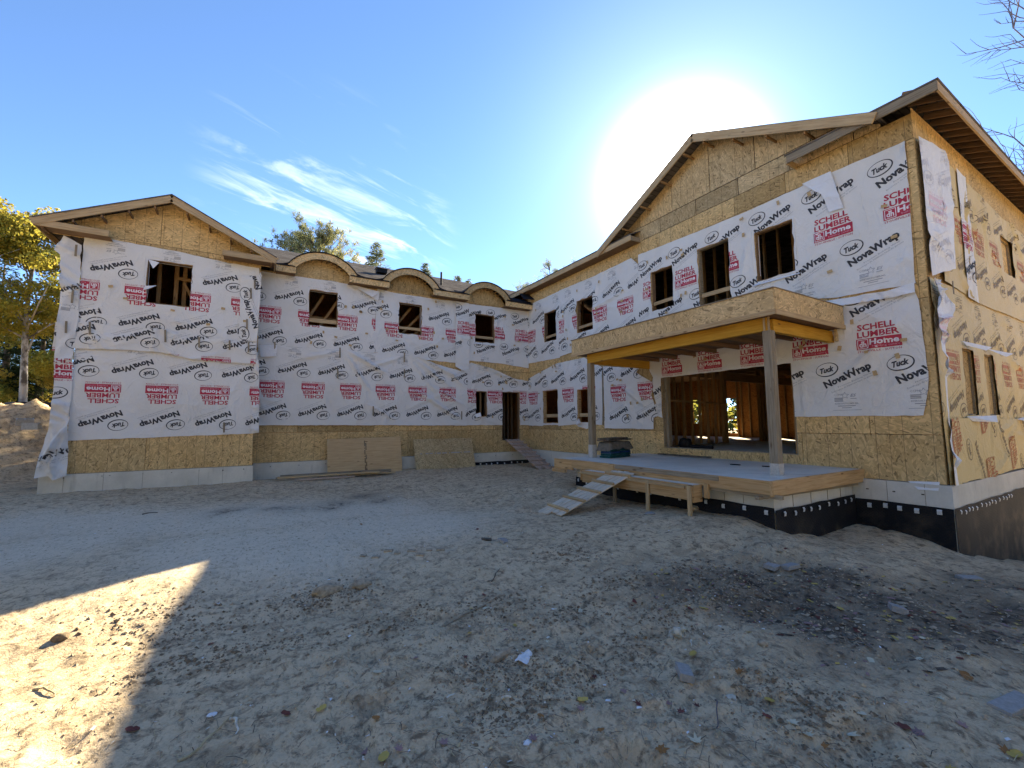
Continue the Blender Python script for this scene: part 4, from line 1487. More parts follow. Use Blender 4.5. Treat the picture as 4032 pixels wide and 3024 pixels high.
wrap_sheet('W1', [(-0.52, 5.63), (-0.30, 5.66), (-0.08, 5.64), (-0.02, 5.80), (0.02, 5.70), (-0.02, 3.65), (-0.48, 3.64)], 15, 'up', 0.35, 1.0, off=0.062, amp=0.018, nf=6, holes=[], ang=rad(90), rows=[(u_tuck, 0.0, 1.12), (u_nova, 0.6, 0.95)], res=0.06)
wrap_sheet('W1', [(-0.07, 0.93), (0.14, 0.95), (0.10, 2.0), (0.06, 3.0), (-0.05, 3.5), (-0.10, 2.2)], 16, 'down', 0.15, 3.56, off=0.04, amp=0.03, nf=8, holes=[], res=0.05)

# --- long wall
wrap_sheet('W2', [(0.02, 3.72), (0.55, 3.74), (1.38, 3.72), (2.43, 3.77), (3.51, 3.72), (4.67, 3.80), (5.58, 3.55), (6.4, 3.36), (7.24, 3.20), (7.28, 2.2), (7.22, 1.10), (5, 1.13), (2.5, 1.15), (0.02, 1.17)], 21, 'down', 0.45, 3.84, off=0.05, amp=0.020, nf=20, holes=[],
           extra=[(4.67, 3.78, 7.1, 3.0, 0.07, 0.05), (4.67, 3.75, 6.7, 2.6, 0.06, 0.045), (4.67, 3.7, 6.2, 2.2, 0.05, 0.035), (2.43, 3.75, 4.2, 3.0, 0.07, 0.05), (2.43, 3.72, 3.6, 2.3, 0.055, 0.04), (2.43, 3.75, 1.0, 3.2, 0.06, 0.03), (4.67, 3.75, 3.4, 3.1, 0.06, 0.03),
                  (5.0, 2.4, 7.2, 1.3, 0.08, 0.045), (5.6, 2.6, 7.2, 1.9, 0.06, 0.04), (3.2, 1.9, 4.6, 1.3, 0.05, 0.03), (6.2, 3.3, 7.25, 2.6, 0.05, 0.04)])
wrap_sheet('W2', [(6.95, 1.12), (10.18, 1.09), (10.18, 3.00), (9.40, 3.07), (8.35, 3.42), (7.43, 3.62), (6.98, 3.30)], 22, 'down', 8.52, 3.80, off=0.018, amp=0.016, nf=10,
           extra=[(7.4, 3.6, 10.1, 2.9, 0.09, 0.05)])
wrap_sheet('W2', [(0.0, 3.62), (1.9, 3.62), (3.60, 3.66), (3.62, 5.15), (3.68, 5.90), (2.80, 6.12), (1.10, 6.10), (0.0, 6.08)], 23, 'down', 0.27, 6.24, off=0.016, nf=14)
wrap_sheet('W2', [(3.58, 3.75), (5.05, 3.62), (6.80, 3.56), (6.80, 6.05), (5.6, 6.02), (4.4, 6.02), (3.66, 6.08)], 24, 'down', 4.29, 6.16, off=0.024, nf=12)
wrap_sheet('W2', [(6.72, 3.42), (7.30, 3.12), (7.33, 4.3), (7.30, 6.03), (6.72, 6.05)], 25, 'up', 7.13, 3.45, off=0.075, amp=0.022, nf=9, holes=[], res=0.06)
wrap_sheet('W2', [(7.22, 3.70), (8.67, 3.68), (10.18, 3.56), (10.18, 6.08), (8.68, 6.06), (7.22, 6.02)], 26, 'up', 9.84, 3.42, off=0.020, nf=12)

# --- tall wing
wrap_sheet('W3', [(-15.68, 1.08), (-14.60, 1.06), (-14.6, 1.10), (-13.58, 1.10), (-13.57, 1.06), (-12.45, 1.13), (-12.40, 1.05), (-11.9, 0.96), (-11.45, 1.12), (-11.12, 1.10), (-11.03, 2.0), (-11.0, 3.05), (-11.95, 3.53), (-13.6, 3.52), (-15.0, 3.25), (-15.68, 3.10)], 31, 'down', -15.32, 3.76, off=0.016, nf=12)
wrap_sheet('W3', [(-10.97, 3.09), (-9.36, 2.85), (-9.50, 2.74), (-9.06, 2.48), (-8.86, 2.36), (-8.93, 1.98), (-8.70, 1.36), (-8.88, 1.31), (-8.89, 0.98), (-10.96, 0.99)], 32, 'down', -10.29, 3.66, off=0.032, amp=0.022, nf=10, extra=[(-10.2, 2.3, -8.9, 1.6, 0.06, 0.04)])
wrap_sheet('W3', [(-9.08, 3.30), (-8.97, 2.71), (-8.85, 2.51), (-8.92, 2.25), (-8.77, 1.74), (-8.91, 1.62), (-8.84, 1.38), (-8.56, 1.31), (-8.56, 2.47), (-4.99, 2.47), (-4.98, 1.28), (-2.86, 1.27), (-2.74, 1.9), (-2.78, 3.35), (-2.82, 3.52), (-3.9, 3.62), (-6.0, 3.5)], 33, 'up', -4.60, 1.26, off=0.02, nf=16, holes=[],
           extra=[(-4.9, 2.6, -3.6, 3.3, 0.09, 0.03), (-4.4, 1.5, -2.9, 3.3, 0.08, 0.02)])
wrap_sheet('W3', [(-15.68, 3.76), (-13.40, 3.72), (-13.40, 6.38), (-15.68, 6.34)], 34, 'down', -15.43, 6.44, off=0.016, nf=10)
wrap_sheet('W3', [(-13.43, 3.75), (-11.0, 3.95), (-9.28, 4.1), (-9.28, 6.14), (-9.55, 6.42), (-11.4, 6.36), (-13.38, 6.39)], 35, 'down', -12.24, 6.46, off=0.026, amp=0.022, nf=16, extra=[(-12.0, 5.0, -9.6, 5.6, 0.05, 0.03)])
wrap_sheet('W3', [(-9.32, 4.0), (-5.2, 3.9), (-4.0, 3.70), (-2.80, 3.65), (-2.76, 6.34), (-3.9, 6.36), (-5.64, 6.31), (-7.15, 6.34), (-9.26, 6.42)], 36, 'up', -4.01, 3.66, off=0.03, nf=18)
wrap_sheet('W3', [(-4.50, 6.37), (-3.95, 6.37), (-3.78, 5.50), (-4.03, 5.52), (-4.14, 5.95)], 37, None, 0, 0, off=0.07, amp=0.02, nf=4, holes=[], m=WRAP_BACK)
wrap_sheet('W3', [(-4.30, 3.68), (-3.2, 3.60), (-2.80, 3.66), (-2.80, 3.48), (-3.1, 3.46), (-4.1, 3.52)], 38, None, 0, 0, off=0.075, amp=0.03, nf=6, holes=[], m=WRAP_BACK, res=0.05)

# --- right hand wall: darker wrap with loose white flaps at the corner
tan_inks = [INK_BROWN, INK_ORANGE, WRAP_TAN, INK_BROWN, INK_ORANGE]
wrap_sheet('W4', [(10.22, 0.05), (11.2, 0.10), (12.3, 0.06), (13.7, 0.12), (20.4, 0.12), (20.4, 3.75), (13.0, 3.72), (10.22, 3.72)], 41, 'down', 11.0, 3.72, off=0.02, amp=0.028, nf=26, m=WRAP_TAN, inks=tan_inks, res=0.09)
wrap_sheet('W4', [(10.30, 0.06), (11.2, 0.10), (12.3, 0.07), (13.7, 0.12), (18.0, 0.12), (18.0, 1.22), (13.0, 1.20), (10.4, 1.22)], 46, 'up', 0.3, 1.55, off=0.06, amp=0.03, nf=14, m=WRAP_TAN, inks=tan_inks, holes=[], ang=rad(-80), rows=[((u_schell, u_tuck, u_nova)[i % 3], 0.37 * i, 1.55 + 0.58 * (i - 6)) for i in range(13)])
wrap_sheet('W4', [(10.9, 3.76), (13.0, 3.60), (20.4, 3.70), (20.4, 6.15), (15.5, 6.12), (13.4, 6.23), (11.9, 6.33), (11.0, 6.30)], 42, 'down', 12.1, 6.5, off=0.045, amp=0.028, nf=24, m=WRAP_TAN, inks=tan_inks, res=0.09)
wrap_sheet('W4', [(12.1, 3.62), (12.75, 3.58), (12.75, 6.30), (12.2, 6.35)], 43, 'down', 12.35, 6.45, off=0.075, amp=0.02, nf=5, holes=[])
faint = [INK_FAINT, INK_FAINTRED, WRAP_BACK, INK_FAINT, INK_FAINTRED]
wrap_sheet('W4', [(10.22, 6.36), (10.83, 6.42), (11.45, 6.38), (11.55, 6.2), (11.35, 4.05), (10.60, 3.85), (10.24, 3.74), (10.22, 5.0)], 44, 'down', 10.75, 6.6, off=0.05, amp=0.03, nf=8, holes=[], m=WRAP_BACK, inks=faint, lean=lambda u, z: np.clip(u - 10.3, 0, 2) * 0.05)
wrap_sheet('W4', [(10.21, 3.68), (10.48, 3.62), (11.05, 3.30), (10.55, 2.80), (10.30, 2.34), (10.22, 1.2), (10.35, 0.08), (10.20, 0.08), (10.17, 1.3), (10.18, 2.4)], 45, 'down', 10.5, 4.3, off=0.07, amp=0.05, nf=12, holes=[], m=WRAP_BACK, inks=faint, res=0.05)

# wood strips nailed over the overlaps, and little cardboard squares under the staples
P1, P2, P3, P4 = PL('W1'), PL('W2'), PL('W3'), PL('W4')


def batten(P, u0, z0, u1, z1, d):
    board('nailed_strip', P(u0, z0, d), P(u1, z1, d), 0.045, 0.012, PINE_GREY, HOUSE, up=tuple(np.array(P(0, 0, 1)) - np.array(P(0, 0, 0))))


for (a, b, c, e) in ((-4.05, 5.76, -4.05, 5.46), (-4.04, 4.59, -4.04, 4.25), (-4.11, 3.78, -4.10, 3.48), (-3.70, 3.83, -3.68, 3.50), (-2.18, 3.78, -2.16, 3.44), (-1.42, 3.65, -1.41, 3.36), (-0.70, 3.63, -0.69, 3.35), (-0.23, 3.61, -0.22, 3.32), (-0.73, 1.26, -0.72, 0.97), (-0.24, 5.25, -0.22, 4.93), (-0.3, 4.3, -0.29, 4.0), (-0.15, 5.5, -0.14, 5.25)):
    batten(P1, a, b, c, e, 0.135 if a > -3.9 else 0.20)
for (a, b, c, e) in ((0.47, 3.82, 0.49, 3.36), (2.43, 3.80, 2.44, 3.45), (4.67, 3.80, 4.67, 3.44), (2.38, 3.06, 2.39, 2.74), (4.68, 3.19, 4.68, 2.88), (3.59, 1.81, 3.59, 1.48), (6.98, 1.66, 6.98, 1.34)):
    batten(P2, a, b, c, e, 0.125)
for (a, b, c, e) in ((10.98, 3.74, 10.98, 3.5), (12.5, 4.3, 12.5, 4.05)):
    batten(P4, a, b, c, e, 0.14)
batten(P3, -11.0, 2.95, -11.02, 1.1, 0.055)
rnd = random.Random(77)
sqs = []
for (P, ur, zr, n, d) in ((P1, (-3.7, -0.2), (3.9, 5.9), 7, .085), (P2, (0.2, 3.4), (3.9, 5.7), 9, .072), (P2, (3.7, 6.6), (3.8, 5.9), 10, .08), (P2, (7.4, 10.0), (1.2, 3.2), 9, .07), (P3, (-15.5, -13.6), (1.3, 6.2), 12, .07), (P3, (-13.2, -9.5), (4.0, 6.2), 14, .085),
                          (P3, (-10.8, -9.2), (1.1, 2.7), 7, .095), (P3, (-9.1, -2.9), (4.2, 6.2), 16, .085), (P3, (-8.4, -5.1), (2.55, 3.3), 4, .075), (P3, (-4.8, -2.9), (1.4, 3.4), 8, .075), (P2, (7.4, 10.0), (3.8, 5.9), 6, .075)):
    pl_ = 'W1' if P is P1 else 'W2' if P is P2 else 'W3'
    k = 0
    while k < n:
        u, z = rnd.uniform(*ur), rnd.uniform(*zr)
        if any(r[0] - 0.1 < u < r[1] + 0.1 and r[2] - 0.1 < z < r[3] + 0.1 for r in OPEN[pl_]):
            continue
        k += 1
        a = rnd.choice([0, math.pi / 2]) + rnd.uniform(-0.25, 0.25)
        du, dz_ = 0.048 * math.cos(a), 0.048 * math.sin(a)
        board('staple_square', P(u - du, z - dz_, d), P(u + du, z + dz_, d), rnd.uniform(0.05, 0.07), 0.006, CARD, HOUSE, up=tuple(np.array(P(0, 0, 1)) - np.array(P(0, 0, 0))), b=0.001)

# wrap folded back into the openings
def wrap_return(plane, r, sides, out=0.05, inn=-0.10, sl=0.045):
    P = PL(plane)
    u0, u1, z0, z1 = r
    V, F = [], []
    def q(a, b, c, d_):
        n = len(V)
        V.extend([a, b, c, d_])
        F.append((n, n + 1, n + 2, n + 3))
    if 't' in sides: q(P(u0 - sl, z1 + 0.09, out), P(u1 + sl, z1 + 0.09, out), P(u1 - 0.03, z1 - 0.03, inn), P(u0 + 0.03, z1 - 0.03, inn))
    if 'l' in sides: q(P(u0 - sl, z1 + 0.07, out), P(u0 + 0.03, z1 - 0.03, inn), P(u0 + 0.03, z0 + 0.15, inn), P(u0 - sl, z0 + 0.2, out))
    if 'r' in sides: q(P(u1 + sl, z1 + 0.07, out), P(u1 - 0.03, z1 - 0.03, inn), P(u1 - 0.03, z0 + 0.15, inn), P(u1 + sl, z0 + 0.2, out))
    if 'b' in sides: q(P(u0 - 0.08, z0 - 0.10, out + 0.03), P(u1 + 0.10, z0 - 0.10, out + 0.03), P(u1 + 0.02, z0 + 0.01, inn * 0.2), P(u0 - 0.02, z0 + 0.01, inn * 0.2))
    return mesh_obj('folded_wrap', V, F, WRAP_BACK, HOUSE)


wrap_return('W2', OPEN['W2'][0], 'tl', 0.04)
wrap_return('W2', OPEN['W2'][1], 'tlr', 0.05)
wrap_return('W2', OPEN['W2'][2], 'b', 0.05)
wrap_return('W3', OPEN['W3'][7], 'lrb', 0.055)
wrap_return('W1', OPEN['W1'][0], 'lt', 0.05)


def scrap(plane, pts, m=WRAP_BACK, name='torn_wrap'):
    """small torn tongues: (u,z,d) polygon fan"""
    P = PL(plane)
    V = [P(*p) for p in pts]
    return mesh_obj(name, V, [(0, i, i + 1) for i in range(1, len(V) - 1)], m, HOUSE)


scrap('W1', [(-2.66, 5.70, .06), (-2.40, 5.62, .16), (-2.52, 5.42, .18), (-2.60, 5.60, .10)])
scrap('W1', [(-2.68, 4.95, .06), (-2.42, 4.98, .14), (-2.58, 4.86, .16), (-2.72, 4.82, .08)])
scrap('W2', [(7.58, 1.55, .05), (7.78, 1.62, .16), (7.80, 1.46, .20), (7.62, 1.42, .08)])
scrap('W2', [(0.05, 3.70, .06), (0.55, 3.72, .13), (0.52, 3.36, .16), (0.10, 3.30, .12)])
scrap('W2', [(2.72, 6.10, .05), (3.68, 5.62, .10), (3.72, 5.95, .16), (3.45, 5.70, .2)])
scrap('W3', [(-12.38, 1.25, .06), (-12.20, 1.34, .14), (-12.05, 1.18, .16), (-12.45, 1.10, .07)])
scrap('W4', [(11.3, 1.25, .07), (12.3, 1.27, .25), (12.1, 1.14, .30), (11.5, 1.16, .1)])
scrap('W4', [(11.5, 2.68, .07), (12.35, 2.6, .28), (12.1, 2.52, .25), (11.6, 2.6, .1)])
scrap('W4', [(13.0, 2.66, .07), (13.8, 2.58, .3), (13.5, 2.5, .25)])
scrap('W4', [(14.8, 1.2, .07), (15.9, 1.4, .4), (15.1, 1.1, .3)])
scrap('W3', [(-3.15, 0.10, .05), (-2.72, 0.13, .06), (-2.74, -0.02, .09), (-3.0, -0.03, .10)], WRAP_BACK)

# ------------------------------------------------------------------ porch
PORCH = empty('porch', (8.6, 6.5, -0.5), 'flat roofed timber porch with yellow beam and two posts over a concrete landing', 'porch')


def pb(name, *a, m=PINE):
    return box(name, *a, m, PORCH)


pb('deck_slab', 6.992, 10.19, 3.845, 9.35, 0.06, 0.25, m=CONC_DECK)
pb('deck_foundation', 7.32, 10.10, 3.99, 8.98, -1.4, 0.058, m=CONC_PALE)
tag(merge_boxes('form_seam', [(7.313, 7.321, y - 0.003, y + 0.003, -0.22, 0.03) for y in (5.2, 4.85, 4.5)] + [(x - 0.003, x + 0.003, 3.982, 3.991, -0.25, 0.03) for x in (7.9, 8.5, 9.1, 9.6)], PINE_GREY, PORCH), kind='stuff')
board('form_board', (6.97, 7.26, 0.147), (6.97, 8.75, 0.147), 0.038, 0.215, PINE_RAW, PORCH)
board('form_board', (6.97, 3.80, 0.143), (6.97, 7.24, 0.143), 0.038, 0.215, PINE_RAW, PORCH)
board('form_board', (6.95, 3.822, 0.135), (10.185, 3.822, 0.135), 0.038, 0.24, PINE_RAW, PORCH)
board('form_board', (7.02, 8.77, 0.12), (6.86, 9.34, 0.12), 0.038, 0.26, PINE_RAW, PORCH)
board('form_support', (7.04, 5.0, 0.005), (7.04, 3.70, 0.005), 0.07, 0.06, PINE_GREY, PORCH)
board('form_support', (6.90, 4.02, -0.03), (10.1, 3.92, -0.03), 0.07, 0.05, PINE_GREY, PORCH)
board('form_support', (6.84, 8.85, -0.04), (6.84, 9.40, -0.04), 0.05, 0.08, PINE_RAW, PORCH)
board('form_ledger', (6.944, 4.7, 0.20), (6.944, 7.2, 0.20), 0.014, 0.085, PINE_GREY, PORCH)
# lower step and its formwork
pb('step_slab', 6.722, 6.95, 5.07, 8.02, -0.15, 0.065, m=CONC_DECK)
board('step_form', (6.70, 5.03, -0.065), (6.70, 8.02, -0.065), 0.036, 0.27, PINE_RAW, PORCH)
board('step_form', (6.70, 5.05, -0.085), (6.945, 5.05, -0.085), 0.036, 0.30, PINE_RAW, PORCH)
board('step_form', (6.66, 8.04, -0.04), (6.90, 8.04, -0.04), 0.036, 0.24, PINE_RAW, PORCH)
board('step_rail', (6.66, 5.18, 0.015), (6.66, 8.12, 0.015), 0.045, 0.045, PINE, PORCH)
for y in (6.03, 5.08):
    board('step_post', (6.655, y, -0.62), (6.655 if y < 6 else 6.66, y, 0.055), 0.075, 0.038, PINE, PORCH, up=(1, 0, 0))
board('step_post', (6.80, 7.08, -0.62), (6.80, 7.08, 0.05), 0.075, 0.045, PINE_GREY, PORCH, up=(1, 0, 0))
board('step_cleat', (6.93, 4.93, -0.16), (6.93, 4.93, 0.09), 0.09, 0.045, PINE_RAW, PORCH, up=(1, 0, 0))
# posts, beam and flat roof
for y0, y1 in ((4.13, 4.28), (8.92, 9.07)):
    p = board('post', (7.875, (y0 + y1) / 2, 0.25), (7.875, (y0 + y1) / 2, 2.80), 0.15, 0.15, PINE_GREY, PORCH, up=(1, 0, 0), b=0.006)
    mesh_obj('post_wrapper', *((lambda b: (box_v(7.796, 7.954, y0 - 0.004, y1 + 0.004, 0.252, 0.252 + b), BOXF))(0.20 if y0 < 5 else 0.34)), BLOCK, p)
board('beam', (7.86, 4.20, 2.925), (7.86, 9.06, 2.925), 0.10, 0.24, YELLOW, PORCH, b=0.004)
board('beam', (7.92, 4.185, 2.90), (10.17, 4.185, 2.90), 0.10, 0.23, YELLOW, PORCH, b=0.004)
board('beam', (7.92, 9.01, 2.90), (10.17, 9.01, 2.90), 0.10, 0.23, YELLOW, PORCH, b=0.004)
for y in (4.155, 4.235):
    board('beam_packer', (7.80, y, 2.80), (7.80, y, 3.04), 0.035, 0.02, PINE, PORCH, up=(1, 0, 0))
pb('roof_panel', 7.62, 10.14, 3.95, 9.42, 3.43, 3.455, m=OSB_PLAIN)
pb('ceiling_panel', 7.63, 10.13, 3.96, 9.40, 3.045, 3.065, m=DARKWOOD)
for y in np.arange(4.3, 9.2, 0.61):
    board('roof_joist', (7.95, y, 2.99), (10.12, y, 2.99), 0.04, 0.10, DARKWOOD, PORCH)
for a, b in ((3.93, 5.62), (5.624, 9.45)):
    pb('roof_fascia', 7.588, 7.60, a, b, 3.105, 3.475, m=OSB_PLAIN)
pb('roof_fascia', 7.60, 10.12, 3.918, 3.93, 3.105, 3.475, m=OSB_PLAIN)
pb('roof_fascia', 7.60, 10.12, 9.452, 9.464, 3.105, 3.475, m=OSB_PLAIN)
for a, b in ((3.91, 7.90), (7.91, 9.46)):
    board('fascia_strip', (7.578, a, 3.058), (7.578, b, 3.058), 0.022, 0.09, PINE, PORCH)
board('fascia_strip', (7.585, 3.908, 3.055), (10.12, 3.908, 3.055), 0.022, 0.09, PINE, PORCH)
board('roof_edge_strip', (7.586, 3.92, 3.484), (7.586, 9.46, 3.484), 0.05, 0.018, PINE_GREY, PORCH)
board('roof_edge_strip', (7.60, 3.928, 3.484), (10.12, 3.928, 3.484), 0.05, 0.018, PINE_GREY, PORCH)
board('joist_hanger', (10.12, 4.07, 2.80), (10.12, 4.07, 3.05), 0.04, 0.09, OSB_PLAIN, PORCH, up=(1, 0, 0))

# ------------------------------------------------------------------ ramps
def ramp(name, p0, p1, width, nplank, ncleat, m, mc, label, extra_top=0.0):
    p0, p1 = Vector(p0), Vector(p1)
    base = (p0.x, p0.y, p0.z)
    R_ = empty(name, base, label, 'ramp')
    ax = (p1 - p0).normalized()
    side = Vector((0, 0, 1)).cross(ax).normalized()
    nrm = ax.cross(side)
    rnd = random.Random(len(label))
    pw = width / nplank
    for i in range(nplank):
        o = (-width / 2 + pw * (i + 0.5))
        j0, j1 = rnd.uniform(-0.10, 0.06), rnd.uniform(-0.02, 0.03)
        board('plank', p0 + side * o + ax * j0, p1 + side * o + ax * j1, pw - 0.020, 0.024, m, R_, up=nrm)
    for i in range(ncleat):
        t = 0.10 + 0.80 * i / (ncleat - 1) + rnd.uniform(-0.01, 0.01)
        c = p0.lerp(p1, t) + nrm * 0.034
        sk = side * rnd.uniform(-0.03, 0.03) + ax * rnd.uniform(-0.012, 0.012)
        board('cleat', c - side * (width / 2 + 0.03) + sk, c + side * (width / 2 + 0.01) - sk * 0.5, 0.050, 0.045, mc, R_, up=nrm)
    return R_


ramp('cleated_ramp', (5.02, 7.02, zat(5.02, 7.02) + 0.015), (6.90, 6.90, 0.12), 0.70, 4, 5, RAMPWOOD, PINE, 'pale plank ramp with five cleats leaning from the soil onto the low porch step')
ramp('cleated_ramp', (9.32, 13.25, zat(9.32, 13.25) + 0.02), (9.30, 15.62, 0.50), 0.70, 4, 7, RAMPRED, RAMPRED, 'reddish plank ramp with seven cleats rising to the narrow dark doorway in the corner')

# ------------------------------------------------------------------ leaning sheets and loose lumber
def leaning_sheet(name, u0, u1, z0, yb, z1, yt, m, label, tilt=0.0, th=0.012):
    P0 = empty(name, ((u0 + u1) / 2, yb, z0), label, 'board sheet')
    V = []
    for (u, z, y) in ((u0, z0, yb), (u1, z0, yb), (u1, z1 + tilt, yt), (u0, z1, yt)):
        V.append((u, y, z))
    n = Vector((0, -(z1 - z0), -(yt - yb))).normalized()
    V += [(v[0] + n.x * th, v[1] + n.y * th, v[2] + n.z * th) for v in V]
    return P0, V, n


P0, V, n = leaning_sheet('plywood_sheet', 2.10, 4.54, -0.46, 15.15, 0.69, 15.50, PLY, 'smooth plywood sheet with dark printed stripe down its middle leaning on the wall', 0.04)
mesh_obj('sheet', V, [(0, 1, 2, 3), (7, 6, 5, 4), (0, 4, 5, 1), (1, 5, 6, 2), (2, 6, 7, 3), (3, 7, 4, 0)], PLY, P0)
V2, F2 = [], []
rnd = random.Random(3)
for i in range(26):
    t0 = 0.06 + i * 0.034
    for dx_ in (-0.028, 0.016):
        if rnd.random() < 0.72:
            n0 = len(V2)
            for (dx2, t) in ((0, t0), (0.036, t0), (0.036, t0 + 0.024), (0, t0 + 0.024)):
                V2.append((3.30 + dx_ + dx2, 15.15 + 0.35 * t - 0.016, -0.46 + 1.15 * t))
            F2.append((n0, n0 + 1, n0 + 2, n0 + 3))
mesh_obj('printed_stripe', V2, F2, BARK, P0)
P0, V, n = leaning_sheet('strand_board_sheet', 5.02, 7.36, -0.47, 15.12, 0.62, 15.50, OSB_PLAIN, 'speckled strand board sheet with a printed line across leaning near the doorway ramp', 0.0)
mesh_obj('sheet', V, [(0, 1, 2, 3), (7, 6, 5, 4), (0, 4, 5, 1), (1, 5, 6, 2), (2, 6, 7, 3), (3, 7, 4, 0)], OSB_GREY, P0)
V2, F2 = [], []
for i in range(52):
    x = 5.15 + i * 0.040
    if rnd.random() < 0.8:
        n0 = len(V2)
        for (xx, t) in ((x, 0.50), (x + 0.03, 0.50), (x + 0.03, 0.535), (x, 0.535)):
            V2.append((xx, 15.12 + 0.38 * t - 0.016, -0.47 + 1.09 * t))
        F2.append((n0, n0 + 1, n0 + 2, n0 + 3))
mesh_obj('printed_line', V2, F2, INK_GREY, P0)

LUM = [((0.75, 14.98), (4.05, 14.85), 0.14, 0.04, 0.11, PINE_GREY, 'grey weathered plank lying at the back of the lumber by the plywood sheet'),
       ((0.62, 14.80), (4.0, 14.66), 0.14, 0.04, 0.06, PINE_GREY, 'long brownish plank in the middle of the lumber by the plywood sheet'),
       ((0.66, 14.55), (3.55, 14.40), 0.19, 0.04, 0.09, PINE, 'pale wide plank on top of the lumber lying on the soil'),
       ((1.1, 14.28), (2.75, 14.18), 0.09, 0.038, 0.03, RAMPRED, 'thin reddish stick at the front of the lumber on the soil'),
       ((2.6, 14.50), (4.1, 14.50), 0.10, 0.038, 0.05, PINE, 'short pale offcut beside the wide pale plank')]
for (a, b, wd, t, h, m, lab) in LUM:
    z = max(zat(*a), zat(*b), zat((a[0] + b[0]) / 2, (a[1] + b[1]) / 2)) + h
    o = board('lumber_board', (a[0], a[1], z), (b[0], b[1], z + 0.01), wd, t, m, None)
    tag(o, lab, 'plank', 'loose lumber in front of the long wall')

# ------------------------------------------------------------------ stack of bundles on the porch
rnd = random.Random(9)
for i in range(7):
    m = (BLUEWRAP, GREENWRAP)[1 if i in (0, 1, 3) else 0]
    z = 0.252 + 0.058 * i
    a, b = rnd.uniform(-0.02, 0.02), rnd.uniform(-0.02, 0.02)
    V, F = bevel_box(0.92, 0.34, 0.055, 0.016)
    o = mesh_obj('shingle_bundle', V, F, m, None, Matrix.Translation((8.42 + a, 8.72 + b, z + 0.029)) @ Matrix.Rotation(rad(12 + rnd.uniform(-2, 2)), 4, 'Z'))
    tag(o, ('green wrapped bundle lying flat on the concrete behind the left porch post', 'green wrapped bundle second from the bottom behind the left porch post', 'lowest blue wrapped bundle just above two green ones on the porch', 'green wrapped bundle between two blue ones on the porch', 'blue wrapped bundle resting on the single green one on the porch', 'blue wrapped bundle second from the top of the porch pile', 'topmost blue wrapped bundle under the torn sheet on the porch')[i], 'bundle', 'film wrapped bundles piled on the porch')


def drape(name, cx, cy, z, lx, ly, drop, ang, m, label, cat, seed):
    xs = np.linspace(-lx / 2 - drop * 0.25, lx / 2 + drop * 0.25, 22)
    ys = np.linspace(-ly / 2 - drop * 0.25, ly / 2 + drop * 0.25, 16)
    V = []
    for x in xs:
        for y in ys:
            ox, oy = max(abs(x) - lx / 2, 0), max(abs(y) - ly / 2, 0)
            e = max(ox, oy) / (drop * 0.25)
            lim = 0.5 + 0.5 * vnoise(x * 6 + seed, y * 6, seed)
            V.append((x, y, z - drop * e * lim + 0.012 * vnoise(x * 9, y * 9, seed)))
    ny = len(ys)
    F = [(i * ny + j, (i + 1) * ny + j, (i + 1) * ny + j + 1, i * ny + j + 1) for i in range(len(xs) - 1) for j in range(ny - 1)]
    V = [(v[0], v[1], v[2]) for v in V]
    o = mesh_obj(name, V, F, m, None, Matrix.Translation((cx, cy, 0)) @ Matrix.Rotation(ang, 4, 'Z'), smooth=True)
    return tag(o, label, cat)


drape('torn_sheet', 8.42, 8.72, 0.672, 0.95, 0.36, 0.26, rad(12), TARP, 'torn grey brown sheet hanging over the bundles on the porch', 'cover', 12)
for i, (dx_, z, l) in enumerate(((0.0, 0.715, 1.1), (-0.06, 0.755, 0.95))):
    o = board('dark_board', (8.42 + dx_ - l / 2 * math.cos(rad(14)), 8.72 - l / 2 * math.sin(rad(14)), z), (8.42 + dx_ + l / 2 * math.cos(rad(14)), 8.72 + l / 2 * math.sin(rad(14)), z + 0.01), 0.40 - 0.05 * i, 0.03, BARK, None)
    tag(o, ('lower dark board lying on the torn sheet over the porch bundles', 'uppermost dark board on the pile behind the left porch post')[i], 'board')
o = board('dark_plank', (9.95, 8.55, 0.285), (9.98, 6.95, 0.285), 0.12, 0.03, BARK, None)
tag(o, 'dark plank lying on the concrete along the foot of the wall', 'plank')
for i, (a, b, l) in enumerate(((8.95, 5.75, .20), (9.1, 5.15, .14))):
    o = board('dark_scrap', (a, b, 0.262), (a + 0.02, b - l, 0.262), 0.05, 0.02, BLACKPL, None)
    tag(o, ('longer black scrap lying on the open concrete landing', 'short black scrap by the foot of the right porch post')[i], 'scrap')
# dark bag and roll inside the big doorway
bm = bmesh.new()
bmesh.ops.create_icosphere(bm, subdivisions=3, radius=0.18)
for v in bm.verts:
    k = 1 + 0.5 * (vnoise(v.co.x * 9 + 3, v.co.y * 9 + v.co.z * 5, 4) - 0.5)
    v.co = Vector((v.co.x * k * 0.85, v.co.y * k, max(v.co.z * k * 0.95, -0.12)))
me = bpy.data.meshes.new('dark_bag')
bm.to_mesh(me)
bm.free()
me.materials.append(BLACKPL)
o = link(bpy.data.objects.new('dark_bag', me), None, Matrix.Translation((10.75, 8.25, 0.56)))
tag(o, 'black bag slumped on the floor just inside the wide doorway', 'bag')
V, F = tube([(10.7, 8.05, 0.49), (10.75, 7.4, 0.49)], [0.05, 0.05], 10)
tag(mesh_obj('dark_roll', V, F, BLACKPL), 'black roll lying beside the bag inside the wide doorway', 'roll')

# ------------------------------------------------------------------ things on the ground
def on_ground(px, py):
    x, y, z = gp(px, py)
    return x, y, zat(x, y)


